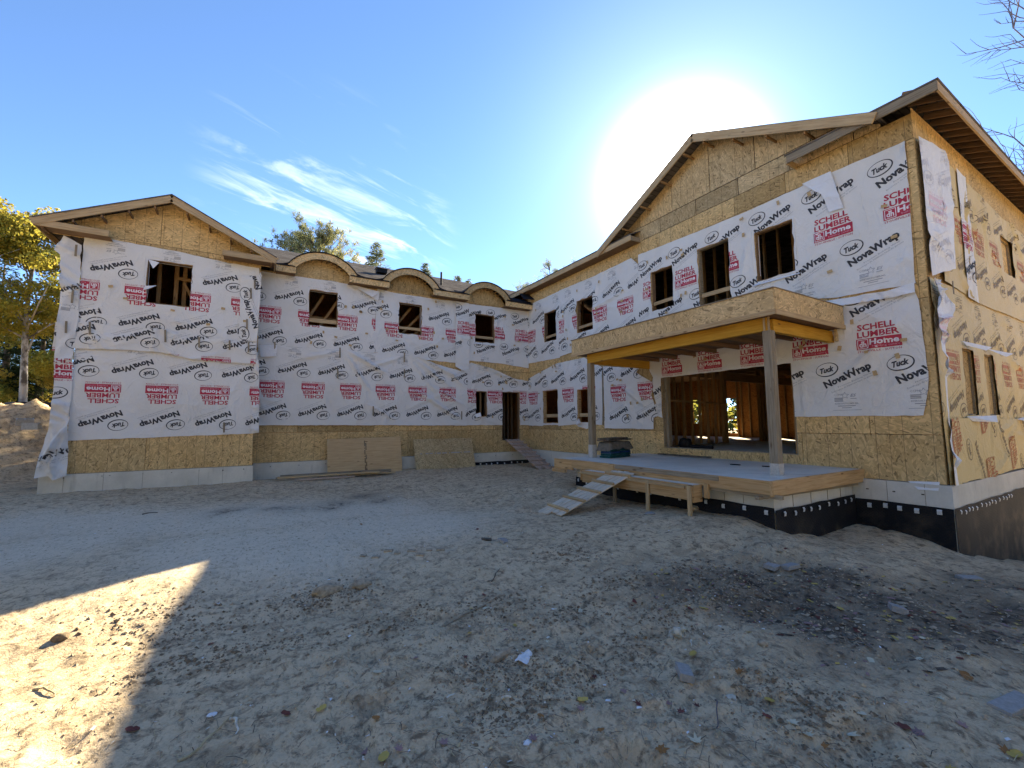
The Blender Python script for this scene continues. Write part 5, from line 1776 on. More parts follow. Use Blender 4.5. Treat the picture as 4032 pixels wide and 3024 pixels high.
def slab_block(name, px, py, l, wd, t, rz, m, label, cat, tiltx=0.08, sink=0.3, group=None, hollow=False, zf=None, pos=None):
    x, y, z = pos or on_ground(px, py)
    M = Matrix.Translation((x, y, z + t * (0.5 - sink))) @ Matrix.Rotation(rz, 4, 'Z') @ Matrix.Rotation(tiltx, 4, 'X') @ Matrix.Rotation(tiltx * 0.6, 4, 'Y')
    V, F = bevel_box(l, wd, t, min(t, wd) * 0.08)
    o = mesh_obj(name, V, F, m, None, M)
    return tag(o, label, cat, group)


slab_block('concrete_paver', 2697, 2688, 0.20, 0.10, 0.05, rad(48), PAVER, 'grey concrete paver lying alone with its end raised on the trodden sand', 'paver', 0.16, 0.1)
slab_block('concrete_paver', 3990, 2790, 0.40, 0.12, 0.06, rad(-8), PAVER, 'long grey paver half buried at the lower right edge', 'paver', 0.06, 0.35)
slab_block('concrete_paver', 3040, 2212, 0.22, 0.14, 0.05, rad(10), PAVER, 'left one of two flat pavers side by side on the rough soil', 'paver', 0.10, 0.25)
slab_block('concrete_paver', 3110, 2216, 0.20, 0.13, 0.05, rad(-12), PAVER, 'right one of two flat pavers side by side on the rough soil', 'paver', -0.10, 0.25)
slab_block('concrete_paver', 3535, 2395, 0.16, 0.13, 0.06, rad(30), PAVER, 'pale broken paver in the dark leaf litter', 'paver', 0.22, 0.3)
slab_block('concrete_paver', 3820, 2288, 0.28, 0.12, 0.05, rad(-30), PAVER, 'dark flat stone slab near the foot of the excavation', 'paver', 0.1, 0.3)
# tyre tread blocks pressed in pale soil
rnd = random.Random(21)
for i, (px, py) in enumerate(((1565, 2180), (1620, 2170), (1690, 2166), (1735, 2162), (1480, 2192), (1430, 2188), (1655, 2186), (1530, 2168))):
    slab_block('soil_slab', px, py, 0.10 + rnd.uniform(-.02, .03), 0.075, 0.03, rad(-25) + rnd.uniform(-.15, .15), CLOD, 'flat pale block of soil squeezed up in the tyre track', 'clod', 0.03, 0.45, 'tread blocks in the tyre track')
slab_block('broken_slate', 1985, 2128, 0.20, 0.13, 0.03, rad(25), PAVER, 'grey broken slab tilted up out of the sand', 'stone', 0.35, 0.2)
slab_block('broken_slate', 1915, 2118, 0.16, 0.06, 0.035, rad(-20), BARK, 'dark narrow fragment beside the tilted slab', 'stone', 0.15, 0.2)


def lump(name, px, py, s, m, label, cat, seed, sub=2, pos=None, rz=0.0, group=None):
    x, y, z = pos or on_ground(px, py)
    b = bmesh.new()
    bmesh.ops.create_icosphere(b, subdivisions=sub, radius=1.0)
    V = []
    for v in b.verts:
        k = 0.78 + 0.5 * fbm(np.array([v.co.x * 1.6 + seed]), np.array([v.co.y * 1.6 + v.co.z * 1.3]), seed, 3)[0]
        V.append((v.co.x * s[0] * k, v.co.y * s[1] * k, v.co.z * s[2] * k))
    F = [tuple(v.index for v in f.verts) for f in b.faces]
    b.free()
    o = mesh_obj(name, V, F, m, None, Matrix.Translation((x, y, z + s[2] * 0.35)) @ Matrix.Rotation(rz, 4, 'Z'))
    return tag(o, label, cat, group)


lump('stone', 235, 2520, (0.06, 0.045, 0.04), CLOD_DK0, 'rounded dark stone in the sunlit patch at the left', 'stone', 3, 3)
lump('stone', 1290, 2330, (0.16, 0.10, 0.07), CLOD, 'brown clod of earth at the edge of the tyre rut', 'clod', 8, 3)
lump('stone', 1420, 2300, (0.13, 0.08, 0.06), CLOD, 'brown clod of earth behind the first one in the rut', 'clod', 9, 3)
lump('stone', 2740, 2010, (0.10, 0.10, 0.07), CLOD, 'reddish stone beside the post of the porch step', 'stone', 10, 3)
lump('stone', 3005, 2555, (0.05, 0.04, 0.03), CLOD, 'small round stone beside the shiny scrap on the sand', 'stone', 14, 2)
# crumpled bottle shaped wrapper
x, y, z = on_ground(2642, 2510)
V, F = tube([(0, 0, 0), (0.02, 0, 0.035), (0.05, 0.01, 0.06), (0.085, 0.012, 0.075), (0.105, 0.014, 0.095), (0.118, 0.015, 0.115)], [0.030, 0.046, 0.050, 0.040, 0.018, 0.014], 12)
V = [(v[0] + 0.008 * (vnoise(v[0] * 60, v[1] * 60, 2) - .5), v[1] + 0.012 * (vnoise(v[1] * 60, v[2] * 60, 5) - .5), v[2]) for v in V]
tag(mesh_obj('crumpled_bottle', V, F, SOILYBAG, None, Matrix.Translation((x, y, z - 0.005)) @ Matrix.Rotation(rad(-70), 4, 'Z')), 'muddy crumpled bottle with a white neck standing in the rough soil', 'bottle')
# clear and white wrapper
x, y, z = on_ground(2065, 2612)
gx = np.linspace(-0.05, 0.05, 9)
gy = np.linspace(-0.085, 0.085, 13)
V = [(a, b, 0.012 + 0.028 * float(vnoise(a * 40 + 2, b * 30, 6)) + 0.012 * math.cos(a * 40)) for a in gx for b in gy]
F = [(i * 13 + j, (i + 1) * 13 + j, (i + 1) * 13 + j + 1, i * 13 + j + 1) for i in range(8) for j in range(12)]
tag(mesh_obj('wrapper', V, F, CLEARPL, None, Matrix.Translation((x, y, z)) @ Matrix.Rotation(rad(-55), 4, 'Z')), 'shiny white plastic wrapper lying flat beside the half buried log piece', 'wrapper')
x, y, z = on_ground(1965, 2595)
V, F = tube([(-0.09, 0, 0.0), (-0.04, 0.0, 0.022), (0.03, 0.004, 0.03), (0.10, 0.0, 0.035)], [0.020, 0.034, 0.036, 0.030], 9)
tag(mesh_obj('log_piece', V, F, CLOD, None, Matrix.Translation((x, y, z)) @ Matrix.Rotation(rad(5), 4, 'Z')), 'soil covered piece of log half buried in the sand', 'log')
for i, (px, py, s, lab) in enumerate(((2880, 2770, 0.04, 'crumpled clear film scrap near the red leaf'), (2560, 1960 + 65, 0.10, 'grey patch of spilled mortar before the porch step'), (835, 2825, 0.03, 'white torn paper scrap beside the long stick'), (2078, 2958, 0.03, 'bright white paper scrap at the bottom edge of the yard'))):
    lump('scrap', px, py, (s, s * 0.8, s * 0.3), SOILYBAG if i == 0 else CLEARPL if i != 1 else PAVER, lab, 'scrap', 30 + i, 3)
# sticks
def stick(px0, py0, px1, py1, r, m, label, bend=0.03):
    a, b = on_ground(px0, py0), on_ground(px1, py1)
    pts, rs = [], []
    for i in range(9):
        t = i / 8
        x, y = a[0] + (b[0] - a[0]) * t, a[1] + (b[1] - a[1]) * t
        x += bend * math.sin(t * 3.1) + 0.01 * math.sin(t * 9)
        pts.append((x, y, zat(x, y) + r * 0.8 + 0.012 * math.sin(t * math.pi)))
        rs.append(r * (1 - 0.5 * t))
    V, F = tube(pts, rs, 6)
    o = mesh_obj('stick', V, F, m)
    return tag(o, label, 'stick')


stick(700, 3020, 918, 2818, 0.008, STRAW, 'long thin pale stick lying near the edge of the sunlit patch')
stick(905, 2845, 922, 2895, 0.010, CHIP, 'short pale splinter at the end of the long stick')
stick(1750, 2470, 1985, 2345, 0.009, PINE_GREY, 'brown stick lying in the middle of the trodden ground', 0.02)
stick(1935, 2288, 1968, 2240, 0.007, BARK, 'dark twig standing out of the pale track', 0.01)
stick(1755, 2760, 1788, 2735, 0.007, CHIP, 'white splinter left of the paper scraps', 0.0)
stick(1975, 2780, 2012, 2778, 0.010, CHIP, 'white curled splinter below the log piece', 0.0)
stick(2818, 2790, 2822, 2900, 0.006, TWIG, 'upright grey weed stalk in the lower right', 0.02)
stick(130, 2715, 210, 2745, 0.009, STRAW, 'bent yellow stalk in the sunlit patch', 0.03)
stick(2720, 2525, 2722, 2560, 0.006, CHIP, 'short white straw below the crumpled bottle', 0.0)
stick(560, 1995 + 30, 620, 2020, 0.012, BARK, 'dark strip lying on the pale track', 0.0)


# fallen leaves
def leaf_mesh(kind, seed):
    rnd = random.Random(seed)
    if kind == 'maple':
        pr = [(0, 1.0), (22, .52), (48, .86), (66, .40), (95, .70), (118, .34), (150, .45), (180, .22)]
        ring = [(a, r) for a, r in pr] + [(-a, r) for a, r in reversed(pr[1:-1])]
    else:
        ring = [(a, 0.95 if a == 0 else 0.5 + 0.35 * abs(math.cos(rad(a))) ** 1.6) for a in range(-170, 181, 25)]
    cu = rnd.uniform(0.25, 0.75)
    fo = rnd.uniform(0.1, 0.5)
    V = [(0, 0, 0.08)]
    for a, r in ring:
        r *= rnd.uniform(0.85, 1.1)
        x, y = r * math.sin(rad(a)), r * math.cos(rad(a))
        V.append((x, y, 0.06 + cu * 0.28 * r * r + fo * abs(x) * 0.5 + rnd.uniform(-0.04, 0.04)))
    n = len(ring)
    F = [(0, 1 + i, 1 + (i + 1) % n) for i in range(n)]
    me_ = bpy.data.meshes.new('fallen_leaf')
    me_.from_pydata(V, [], F)
    return me_


LM = {}
for kind in ('maple', 'oval'):
    for colr in FL:
        for s in range(2):
            me_ = leaf_mesh(kind, hash((len(kind), len(colr), s)) % 999 + s)
            me_.materials.append(FL[colr])
            LM[(kind, colr, s)] = me_
LEAVES = [(2285, 2395, 'pale', .055, 'oval'), (2160, 2538, 'pale', .05, 'maple'), (1845, 2520, 'yellow', .05, 'maple'), (2030, 2452, 'yellow', .045, 'oval'), (2186, 2465, 'orange', .05, 'maple'), (1990, 2495, 'mauve', .045, 'maple'),
          (1832, 2606, 'red', .045, 'maple'), (1640, 2612, 'mauve', .045, 'maple'), (1485, 2682, 'pale', .05, 'oval'), (2295, 2782, 'yellow', .06, 'oval'), (2460, 2754, 'mauve', .055, 'maple'), (2290, 2826, 'mauve', .055, 'maple'),
          (2630, 2806, 'mauve', .065, 'maple'), (2680, 2838, 'red', .055, 'maple'), (2520, 2815, 'red', .06, 'maple'), (2750, 2795, 'red', .055, 'maple'), (2910, 2690, 'orange', .07, 'maple'), (2935, 2730, 'pale', .035, 'maple'),
          (1435, 2960, 'mauve', .06, 'maple'), (1575, 2975, 'mauve', .06, 'maple'), (1745, 2955, 'mauve', .065, 'maple'), (2105, 2950, 'mauve', .06, 'maple'), (1510, 3010, 'yellow', .07, 'oval'), (2600, 3005, 'orange', .075, 'maple'), (2750, 2985, 'pale', .08, 'maple'),
          (3120, 2895, 'pale', .075, 'maple'), (3180, 2930, 'pale', .07, 'maple'), (3350, 2895, 'pale', .075, 'maple'), (3545, 2848, 'red', .08, 'oval'), (3620, 2870, 'mauve', .085, 'maple'), (3800, 2880, 'mauve', .07, 'maple'), (3805, 2675, 'orange', .075, 'oval'),
          (3030, 2785, 'yellow', .05, 'oval'), (3025, 2880, 'red', .045, 'oval'), (3240, 2960, 'orange', .06, 'maple'), (3390, 2832, 'pale', .05, 'oval'), (3430, 2600, 'pale', .055, 'oval'), (3620, 2600, 'pale', .05, 'oval'), (3810, 2592, 'pale', .05, 'maple'),
          (3310, 2398, 'yellow', .06, 'oval'), (3500, 2420, 'yellow', .065, 'maple'), (3540, 2440, 'yellow', .055, 'oval'), (3280, 2445, 'yellow', .055, 'maple'), (3320, 2425, 'pale', .05, 'oval'), (3075, 2368, 'pale', .045, 'oval'), (3160, 2395, 'yellow', .045, 'oval'),
          (3705, 2400, 'pale', .055, 'maple'), (3745, 2435, 'yellow', .06, 'oval'), (3940, 2415, 'yellow', .07, 'maple'), (4010, 2455, 'yellow', .06, 'maple'), (3590, 2515, 'yellow', .055, 'maple'), (3630, 2515, 'pale', .05, 'oval'), (3770, 2490, 'pale', .05, 'oval'),
          (3050, 2296, 'yellow', .045, 'maple'), (2945, 2312, 'yellow', .045, 'oval'), (3520, 2310, 'yellow', .05, 'oval'), (3560, 2308, 'yellow', .05, 'oval'), (3850, 2298, 'yellow', .05, 'oval'), (3720, 2280, 'yellow', .045, 'oval'), (3110, 2245, 'yellow', .04, 'oval'), (3065, 2248, 'pale', .04, 'oval'),
          (2180, 2115, 'yellow', .035, 'oval'), (2202, 2193, 'pale', .04, 'oval'), (2315, 2196, 'pale', .035, 'oval'), (2590, 2265, 'pale', .04, 'oval'), (2525, 2205, 'pale', .04, 'oval'), (2560, 2105, 'red', .04, 'maple'), (2480, 2288, 'orange', .045, 'maple'), (2200, 2338, 'pale', .035, 'oval'),
          (1910, 2402, 'pale', .045, 'oval'), (1858, 2405, 'yellow', .04, 'maple'), (1905, 2346, 'red', .045, 'oval'), (1530, 2105, 'orange', .04, 'oval'), (1820, 2065, 'orange', .04, 'maple'), (1880, 2085, 'red', .05, 'oval'), (1422, 2065, 'orange', .05, 'oval'),
          (830, 2540, 'red', .04, 'oval'), (760, 2525, 'pale', .035, 'oval'), (1150, 2570, 'pale', .035, 'oval'), (1265, 2825, 'yellow', .055, 'oval'), (1125, 2825, 'red', .05, 'oval'), (520, 2890, 'red', .06, 'oval'), (1110, 2485, 'pale', .04, 'oval'), (1410, 2395, 'pale', .03, 'oval'), (2510, 2510, 'orange', .045, 'maple'), (2540, 2512, 'orange', .035, 'oval'), (2730, 2600, 'yellow', .06, 'oval'), (2340, 2665, 'red', .045, 'maple'), (2130, 2850, 'orange', .04, 'oval'), (2370, 2895, 'orange', .045, 'oval'), (1480, 2862, 'orange', .05, 'oval'), (4000, 2985, 'yellow', .06, 'oval'), (3735, 3010, 'yellow', .06, 'maple'), (3965, 2970, 'orange', .07, 'maple'), (3700, 2770, 'pale', .05, 'maple')]
MARKS = [(2697, 2688, 'the lone grey paver'), (3990, 2790, 'the long half buried paver'), (3075, 2214, 'the two flat pavers'), (3535, 2395, 'the broken paver in the litter'), (2642, 2510, 'the crumpled bottle'), (2065, 2612, 'the white wrapper'),
         (810, 2920, 'the long stick'), (1860, 2410, 'the brown stick'), (1985, 2128, 'the tilted slab'), (1600, 2175, 'the tyre track blocks'), (235, 2520, 'the sunlit stone'), (1350, 2320, 'the brown clods'), (2880, 2770, 'the clear film scrap'),
         (2820, 2845, 'the grey weed stalk'), (2078, 2958, 'the white paper scrap'), (1990, 2779, 'the curled splinter'), (2150, 2040, 'the near ramp'), (3800, 2288, 'the dark flat stone'), (1770, 2748, 'the white splinter')]
USED = {}
rnd = random.Random(41)
WORD = {'yellow': 'bright yellow', 'pale': 'pale cream', 'orange': 'brownish orange', 'red': 'dark red', 'mauve': 'dull mauve'}
WHERE = ((2150, 2300, 'among the pale tracks in front of the porch'), (2450, 2700, 'on the trodden middle ground'), (2700, 9999, 'on the nearest sand'))
for i, (px, py, c, s, kind) in enumerate(LEAVES):
    x, y, z = on_ground(px, py)
    o = bpy.data.objects.new('fallen_leaf', LM[(kind, c, i % 2)])
    link(o, None, Matrix.Translation((x, y, z + 0.004)) @ Matrix.Rotation(rnd.uniform(0, 6.28), 4, 'Z') @ Matrix.Rotation(rnd.uniform(-0.3, 0.3), 4, 'X') @ Matrix.Scale(s * 0.80, 4))
    best = min(MARKS, key=lambda q: math.hypot(px - q[0], (py - q[1]) * 1.6))
    ex, ey = px - best[0], (py - best[1]) * 1.6
    side = ('right of' if ex > 0 else 'left of') if abs(ex) > abs(ey) else ('nearer than' if ey > 0 else 'beyond')
    near = 'just ' if math.hypot(ex, ey) < 130 else 'well ' if math.hypot(ex, ey) > 330 else ''
    lab = '%s %s leaf %s%s %s' % (WORD[c], 'lobed' if kind == 'maple' else 'oval', near, side, best[2])
    if lab in USED:
        lab = lab.replace(' leaf ', ' leaf, %s, ' % ('smaller' if s < USED[lab] else 'larger' if s > USED[lab] else 'more curled'), 1)
    USED[lab] = s
    tag(o, lab, 'leaf', 'fallen leaves')

# uncountable bits: clods, chips, straw and leaf litter
def scatter(name, n, rmin, rmax, mats, shape, seed, dens, szr, half=58):
    rs = np.random.RandomState(seed)
    r = np.exp(rs.uniform(math.log(rmin), math.log(rmax), n * 3))
    a = fwd_ang + np.radians(rs.uniform(-half, half, n * 3))
    x, y = r * np.cos(a), r * np.sin(a)
    p, d, ro, we = zones(x, y)
    w8 = dens(p, d, ro)
    k = rs.rand(len(x)) < w8
    k &= (x < 9.9) & (y < 14.6) & ~((x > 6.6) & (y > 3.7))
    x, y = x[k][:n], y[k][:n]
    z = zground(x, y)
    V, F, MI = [], [], []
    cnt = 0
    sz = rs.uniform(szr[0], szr[1], len(x)) * rs.choice([0.6, 1, 1.0, 1.6], len(x))
    allV, allF = [], []
    for i in range(len(x)):
        v, f = shape(rs, sz[i])
        allV.append(v + np.array([x[i], y[i], z[i]]))
        allF.append(f + cnt)
        MI.append(np.full(len(f), rs.randint(len(mats))))
        cnt += len(v)
    o = fast_mesh(name, np.concatenate(allV), np.concatenate(allF), mats, mi=np.concatenate(MI))
    o['kind'] = 'stuff'
    return o


OV = np.array([(1, 0, 0), (-1, 0, 0), (0, 1, 0), (0, -1, 0), (0, 0, 1), (0, 0, -1)], float)
OF = np.array([(0, 2, 4), (2, 1, 4), (1, 3, 4), (3, 0, 4), (2, 0, 5), (1, 2, 5), (3, 1, 5), (0, 3, 5)])


def sh_clod(rs, s):
    v = OV * (rs.uniform(0.6, 1.2, (6, 1))) * np.array([s, s * rs.uniform(.6, 1), s * 0.6])
    a = rs.uniform(0, 6.28)
    v[:, :2] = rot(v[:, :2], a)
    return v, OF


def sh_chip(rs, s):
    v = np.array([(-s, -s * .4, .004), (s, -s * .3, .006), (s * .8, s * .4, .012), (-s * .7, s * .5, .008)])
    v[:, :2] = rot(v[:, :2], rs.uniform(0, 6.28))
    return v, np.array([(0, 1, 2), (0, 2, 3)])


def sh_straw(rs, s):
    t = 0.0022
    b = rs.uniform(-.2, .2) * s
    v = np.array([(-s, -t, .004), (-s, t, .004), (0, b - t, .014), (0, b + t, .014), (s, -t, .006), (s, t, .006)])
    v[:, :2] = rot(v[:, :2], rs.uniform(0, 6.28))
    return v, np.array([(0, 2, 1), (1, 2, 3), (2, 4, 3), (3, 4, 5)])


scatter('soil_clods', 15000, 1.3, 11, [CLOD, CLOD, GROUND], sh_clod, 1, lambda p, d, r: np.clip(0.22 + 0.8 * r + 0.7 * d - 0.25 * p, 0.03, 1), (0.005, 0.017))
CLOD_DK = mat('damp_clod', b_flat((0.20, 0.145, 0.095), 0.95, 0.45, 25))
CHURN = [gp(*q) for q in ((2250, 2420), (1950, 2390), (2060, 2660), (2230, 2700), (1880, 2640), (1240, 2360), (1330, 2340), (1560, 2450), (2620, 2420), (2760, 2360), (2700, 2240), (2880, 2300), (2250, 2170), (2420, 2300), (600, 2420), (760, 2480), (3080, 2760), (2000, 2830), (3300, 2880), (700, 2640), (1050, 2560), (2480, 2560))]


def churned():
    rs = np.random.RandomState(8)
    xs, ys, ss = [], [], []
    for c in CHURN:
        d = math.hypot(c[0], c[1])
        rad_ = 0.10 + 0.035 * d
        n = 260
        xs.append(c[0] + rs.normal(size=n) * rad_)
        ys.append(c[1] + rs.normal(size=n) * rad_ * 0.6)
        ss.append(rs.choice([0.008, 0.012, 0.016, 0.022, 0.032], n, p=[.3, .3, .2, .14, .06]) * (0.75 + 0.05 * d))
    x, y, s_ = np.concatenate(xs), np.concatenate(ys), np.concatenate(ss)
    ok = (x < 9.8) & ~((x > 6.6) & (y > 3.7))
    x, y, s_ = x[ok], y[ok], s_[ok]
    z = zground(x, y)
    V, F, MI = [], [], []
    for i in range(len(x)):
        v, f = sh_clod(rs, s_[i])
        V.append(v + np.array([x[i], y[i], z[i] + s_[i] * 0.1]))
        F.append(f + 6 * i)
        MI.append(np.full(len(f), (0, 0, 1)[rs.randint(3)]))
    o_ = fast_mesh('churned_soil', np.concatenate(V), np.concatenate(F), [CLOD_DK, CLOD], mi=np.concatenate(MI))
    o_['kind'] = 'stuff'


churned()
scatter('pale_chips', 1100, 1.5, 13, [CHIP, STRAW, CLEARPL], sh_chip, 2, lambda p, d, r: 0.45 + 0.15 * d + 0 * p, (0.005, 0.013))
scatter('straw_bits', 3600, 1.3, 8, [STRAW, BARK, PINE_GREY], sh_straw, 3, lambda p, d, r: np.clip(0.5 + 0.4 * r - 0.4 * p, 0.05, 1), (0.015, 0.06))
scatter('leaf_litter', 6500, 2.0, 12, [BARK, BARK, FL['red'], BARK, FL['mauve'], BARK, CLOD, BARK, CLOD, BARK, FL['yellow']], sh_chip, 4, lambda p, d, r: np.clip(d * 1.3 - 0.15, 0.0, 1), (0.014, 0.034))

# ------------------------------------------------------------------ the mound's blocks and the container beyond
def cinder(name, x, y, z, rz, tilt, label):
    l, wd, h = 0.40, 0.20, 0.20
    bs = [(-l / 2, l / 2, -wd / 2, -wd / 2 + .035, 0, h), (-l / 2, l / 2, wd / 2 - .035, wd / 2, 0, h), (-l / 2, -l / 2 + .035, -wd / 2 + .035, wd / 2 - .035, 0, h), (l / 2 - .035, l / 2, -wd / 2 + .035, wd / 2 - .035, 0, h), (-.02, .02, -wd / 2 + .035, wd / 2 - .035, 0, h)]
    V, F = [], []
    for b in bs:
        n = len(V)
        V += box_v(*b)
        F += [tuple(i + n for i in f) for f in BOXF]
    o = mesh_obj(name, V, F, BLOCK, None, Matrix.Translation((x, y, z)) @ Matrix.Rotation(rz, 4, 'Z') @ Matrix.Rotation(tilt, 4, 'X'))
    return tag(o, label, 'concrete block')


def at_dist(px, py, r):
    d = pix(px, py)
    t = r / math.hypot(d[0], d[1])
    return CAM + d * t


q = at_dist(100, 1640, 21.5)
cinder('cinder_block', q[0], q[1], max(zmound(q[0], q[1]), q[2] - 0.25) - 0.02, rad(20), rad(18), 'larger hollow concrete block tipped on top of the dirt mound')
q = at_dist(128, 1645, 20.8)
cinder('cinder_block', q[0], q[1], max(zmound(q[0], q[1]), q[2] - 0.25) - 0.12, rad(-10), rad(5), 'lower hollow concrete block sunk beside the tipped one on the mound')
q = at_dist(185, 1650, 26)
BIN = empty('container', (q[0], q[1], -0.4), 'dark navy box container half hidden behind the dirt mound and the corner wrap', 'container', rz=rad(30))
Mb = WM[BIN.name]
mesh_obj('container_body', box_v(-1.0, 1.6, -0.6, 0.6, 0.0, 2.45), BOXF, NAVY, BIN, Mb)
mesh_obj('container_lid', box_v(-1.06, 1.66, -0.66, 0.66, 2.45, 2.53), BOXF, NAVY, BIN, Mb)
for k in range(4):
    mesh_obj('side_rib', box_v(-0.9 + k * 0.75, -0.82 + k * 0.75, -0.64, -0.60, 0.1, 2.4), BOXF, NAVY, BIN, Mb)

# ------------------------------------------------------------------ trees
def leaf_cloud(cs, rs, n, size, seed, droop=0.0):
    """n small bent quads in ellipsoid clumps cs=[(x,y,z,rx,ry,rz)], denser towards the shells"""
    R_ = np.random.RandomState(seed)
    cs = np.array(cs, float)
    vol = cs[:, 3] * cs[:, 4] * cs[:, 5]
    k = R_.choice(len(cs), n, p=vol / vol.sum())
    d = R_.normal(size=(n, 3))
    d /= np.linalg.norm(d, axis=1)[:, None]
    rr_ = R_.rand(n) ** 0.45
    c = cs[k, :3] + d * cs[k, 3:] * rr_[:, None]
    a = R_.normal(size=(n, 3))
    a /= np.linalg.norm(a, axis=1)[:, None]
    b = np.cross(a, R_.normal(size=(n, 3)))
    b /= np.linalg.norm(b, axis=1)[:, None]
    s = size * R_.uniform(0.6, 1.4, (n, 1))
    V = np.stack([c - a * s, c + b * s * 0.55, c + a * s, c - b * s * 0.55], 1).reshape(-1, 3)
    F = np.arange(4 * n).reshape(n, 4)
    return V, F, k


def crown_clumps(base, h0, h1, rad_, n, seed, shape='oval'):
    R_ = np.random.RandomState(seed)
    out = []
    for _ in range(n):
        t = R_.rand() ** 0.8
        z = h0 + (h1 - h0) * t
        prof = math.sin(math.pi * min(max(0.12 + 0.80 * t, 0), 1)) ** 0.7
        r = rad_ * prof * R_.rand() ** 0.5
        a = R_.uniform(0, 6.28)
        s = rad_ * R_.uniform(0.16, 0.34)
        out.append((base[0] + r * math.cos(a), base[1] + r * math.sin(a), z, s, s, s * R_.uniform(0.5, 0.85)))
    return out


def limb_tree(base, h, r0, clumps, m, seed, parent, lean=(0, 0)):
    """tapered trunk with limbs reaching for the clumps"""
    R_ = random.Random(seed)
    V, F = [], []
    top = (base[0] + lean[0] * h, base[1] + lean[1] * h)

    def axis(t):
        return Vector((base[0] + (top[0] - base[0]) * t + 0.10 * math.sin(t * 5 + seed), base[1] + (top[1] - base[1]) * t + 0.10 * math.cos(t * 4 + seed), base[2] + h * t))
    v, f = tube([axis(i / 9) for i in range(10)], [r0 * (1 - 0.85 * i / 9) for i in range(10)], 9)
    V += v
    F += f
    for c in R_.sample(clumps, min(len(clumps), 24)):
        t = min(max((c[2] - base[2]) / h - R_.uniform(0.08, 0.2), 0.2), 0.95)
        a = axis(t)
        b = Vector(c[:3])
        mid = a.lerp(b, 0.5) + Vector((0, 0, 0.1))
        r = r0 * (1 - 0.85 * t) * 0.5
        v, f = tube([a, mid, b], [r, r * 0.6, r * 0.2], 5)
        n = len(V)
        V += v
        F += [tuple(i + n for i in q_) for q_ in f]
    return mesh_obj('trunk', V, F, m, parent, smooth=True)


def broad_tree(name, x, y, h, r0, crown_h0, crown_r, mats, bark, n, size, seed, label, nclump=46, lean=(0, 0), group=None):
    z = float(zbase(x, y)) - 0.1
    T = empty(name, (x, y, z), label, 'tree', group)
    cl = crown_clumps((x + lean[0] * h * 0.7, y + lean[1] * h * 0.7), z + crown_h0, z + h, crown_r, nclump, seed)
    limb_tree((x, y, z), h * 0.96, r0, cl, bark, seed, T, lean)
    V, F, k = leaf_cloud(cl, None, n, size, seed)
    R_ = np.random.RandomState(seed + 1)
    cm = R_.choice(len(mats), len(cl), p=np.array([0.5, 0.3, 0.2][:len(mats)]) / sum([0.5, 0.3, 0.2][:len(mats)]))
    mi = np.where(R_.rand(n) < 0.75, cm[k], R_.randint(0, len(mats), n))
    fast_mesh('crown', V, F, mats, T, mi=mi)
    return T


def conifer(name, x, y, h, rbase, z_low, m, seed, label, n=9000, group=None, droop=0.25):
    z = float(zbase(x, y)) - 0.1
    T = empty(name, (x, y, z), label, 'tree', group)
    v, f = tube([(x, y, z), (x + 0.05, y, z + h * 0.5), (x, y, z + h)], [rbase * 0.09 + 0.06, rbase * 0.05 + 0.03, 0.015], 8)
    mesh_obj('trunk', v, f, BARK, T, smooth=True)
    R_ = np.random.RandomState(seed)
    nb = int(h * 24)
    tb = R_.rand(nb) ** 0.9
    zb = z_low + (h - z_low) * tb
    lb = rbase * (1 - tb) ** 0.8 * R_.uniform(0.65, 1.15, nb) + 0.12
    ab = R_.uniform(0, 6.28, nb)
    dr = droop * R_.uniform(-0.9, 1.8, nb)
    w_ = lb / lb.sum()
    k = R_.choice(nb, n, p=w_)
    s = R_.rand(n) ** 0.7
    rr_ = lb[k] * s
    wd = 0.10 + 0.16 * lb[k] * (1 - s)
    off = R_.normal(size=n) * wd
    cx = rr_ * np.cos(ab[k]) - off * np.sin(ab[k])
    cy = rr_ * np.sin(ab[k]) + off * np.cos(ab[k])
    cz = zb[k] - dr[k] * rr_ + 0.18 * rr_ * s ** 3 - np.abs(R_.normal(size=n)) * 0.07 * lb[k]
    c = np.stack([x + cx, y + cy, z + cz], 1)
    a = np.stack([np.cos(ab[k] + R_.normal(size=n) * 0.6), np.sin(ab[k] + R_.normal(size=n) * 0.6), R_.uniform(-0.7, 0.35, n)], 1)
    b = R_.normal(size=(n, 3))
    b = np.cross(a, b)
    b /= np.linalg.norm(b, axis=1)[:, None]
    ln = (0.10 + 0.004 * h) * R_.uniform(0.6, 1.3, (n, 1))
    V = np.stack([c - a * ln * 0.4, c + b * ln * 0.16, c + a * ln * 1.1, c - b * ln * 0.16], 1).reshape(-1, 3)
    fast_mesh('crown', V, np.arange(4 * n).reshape(n, 4), m, T)
    return T


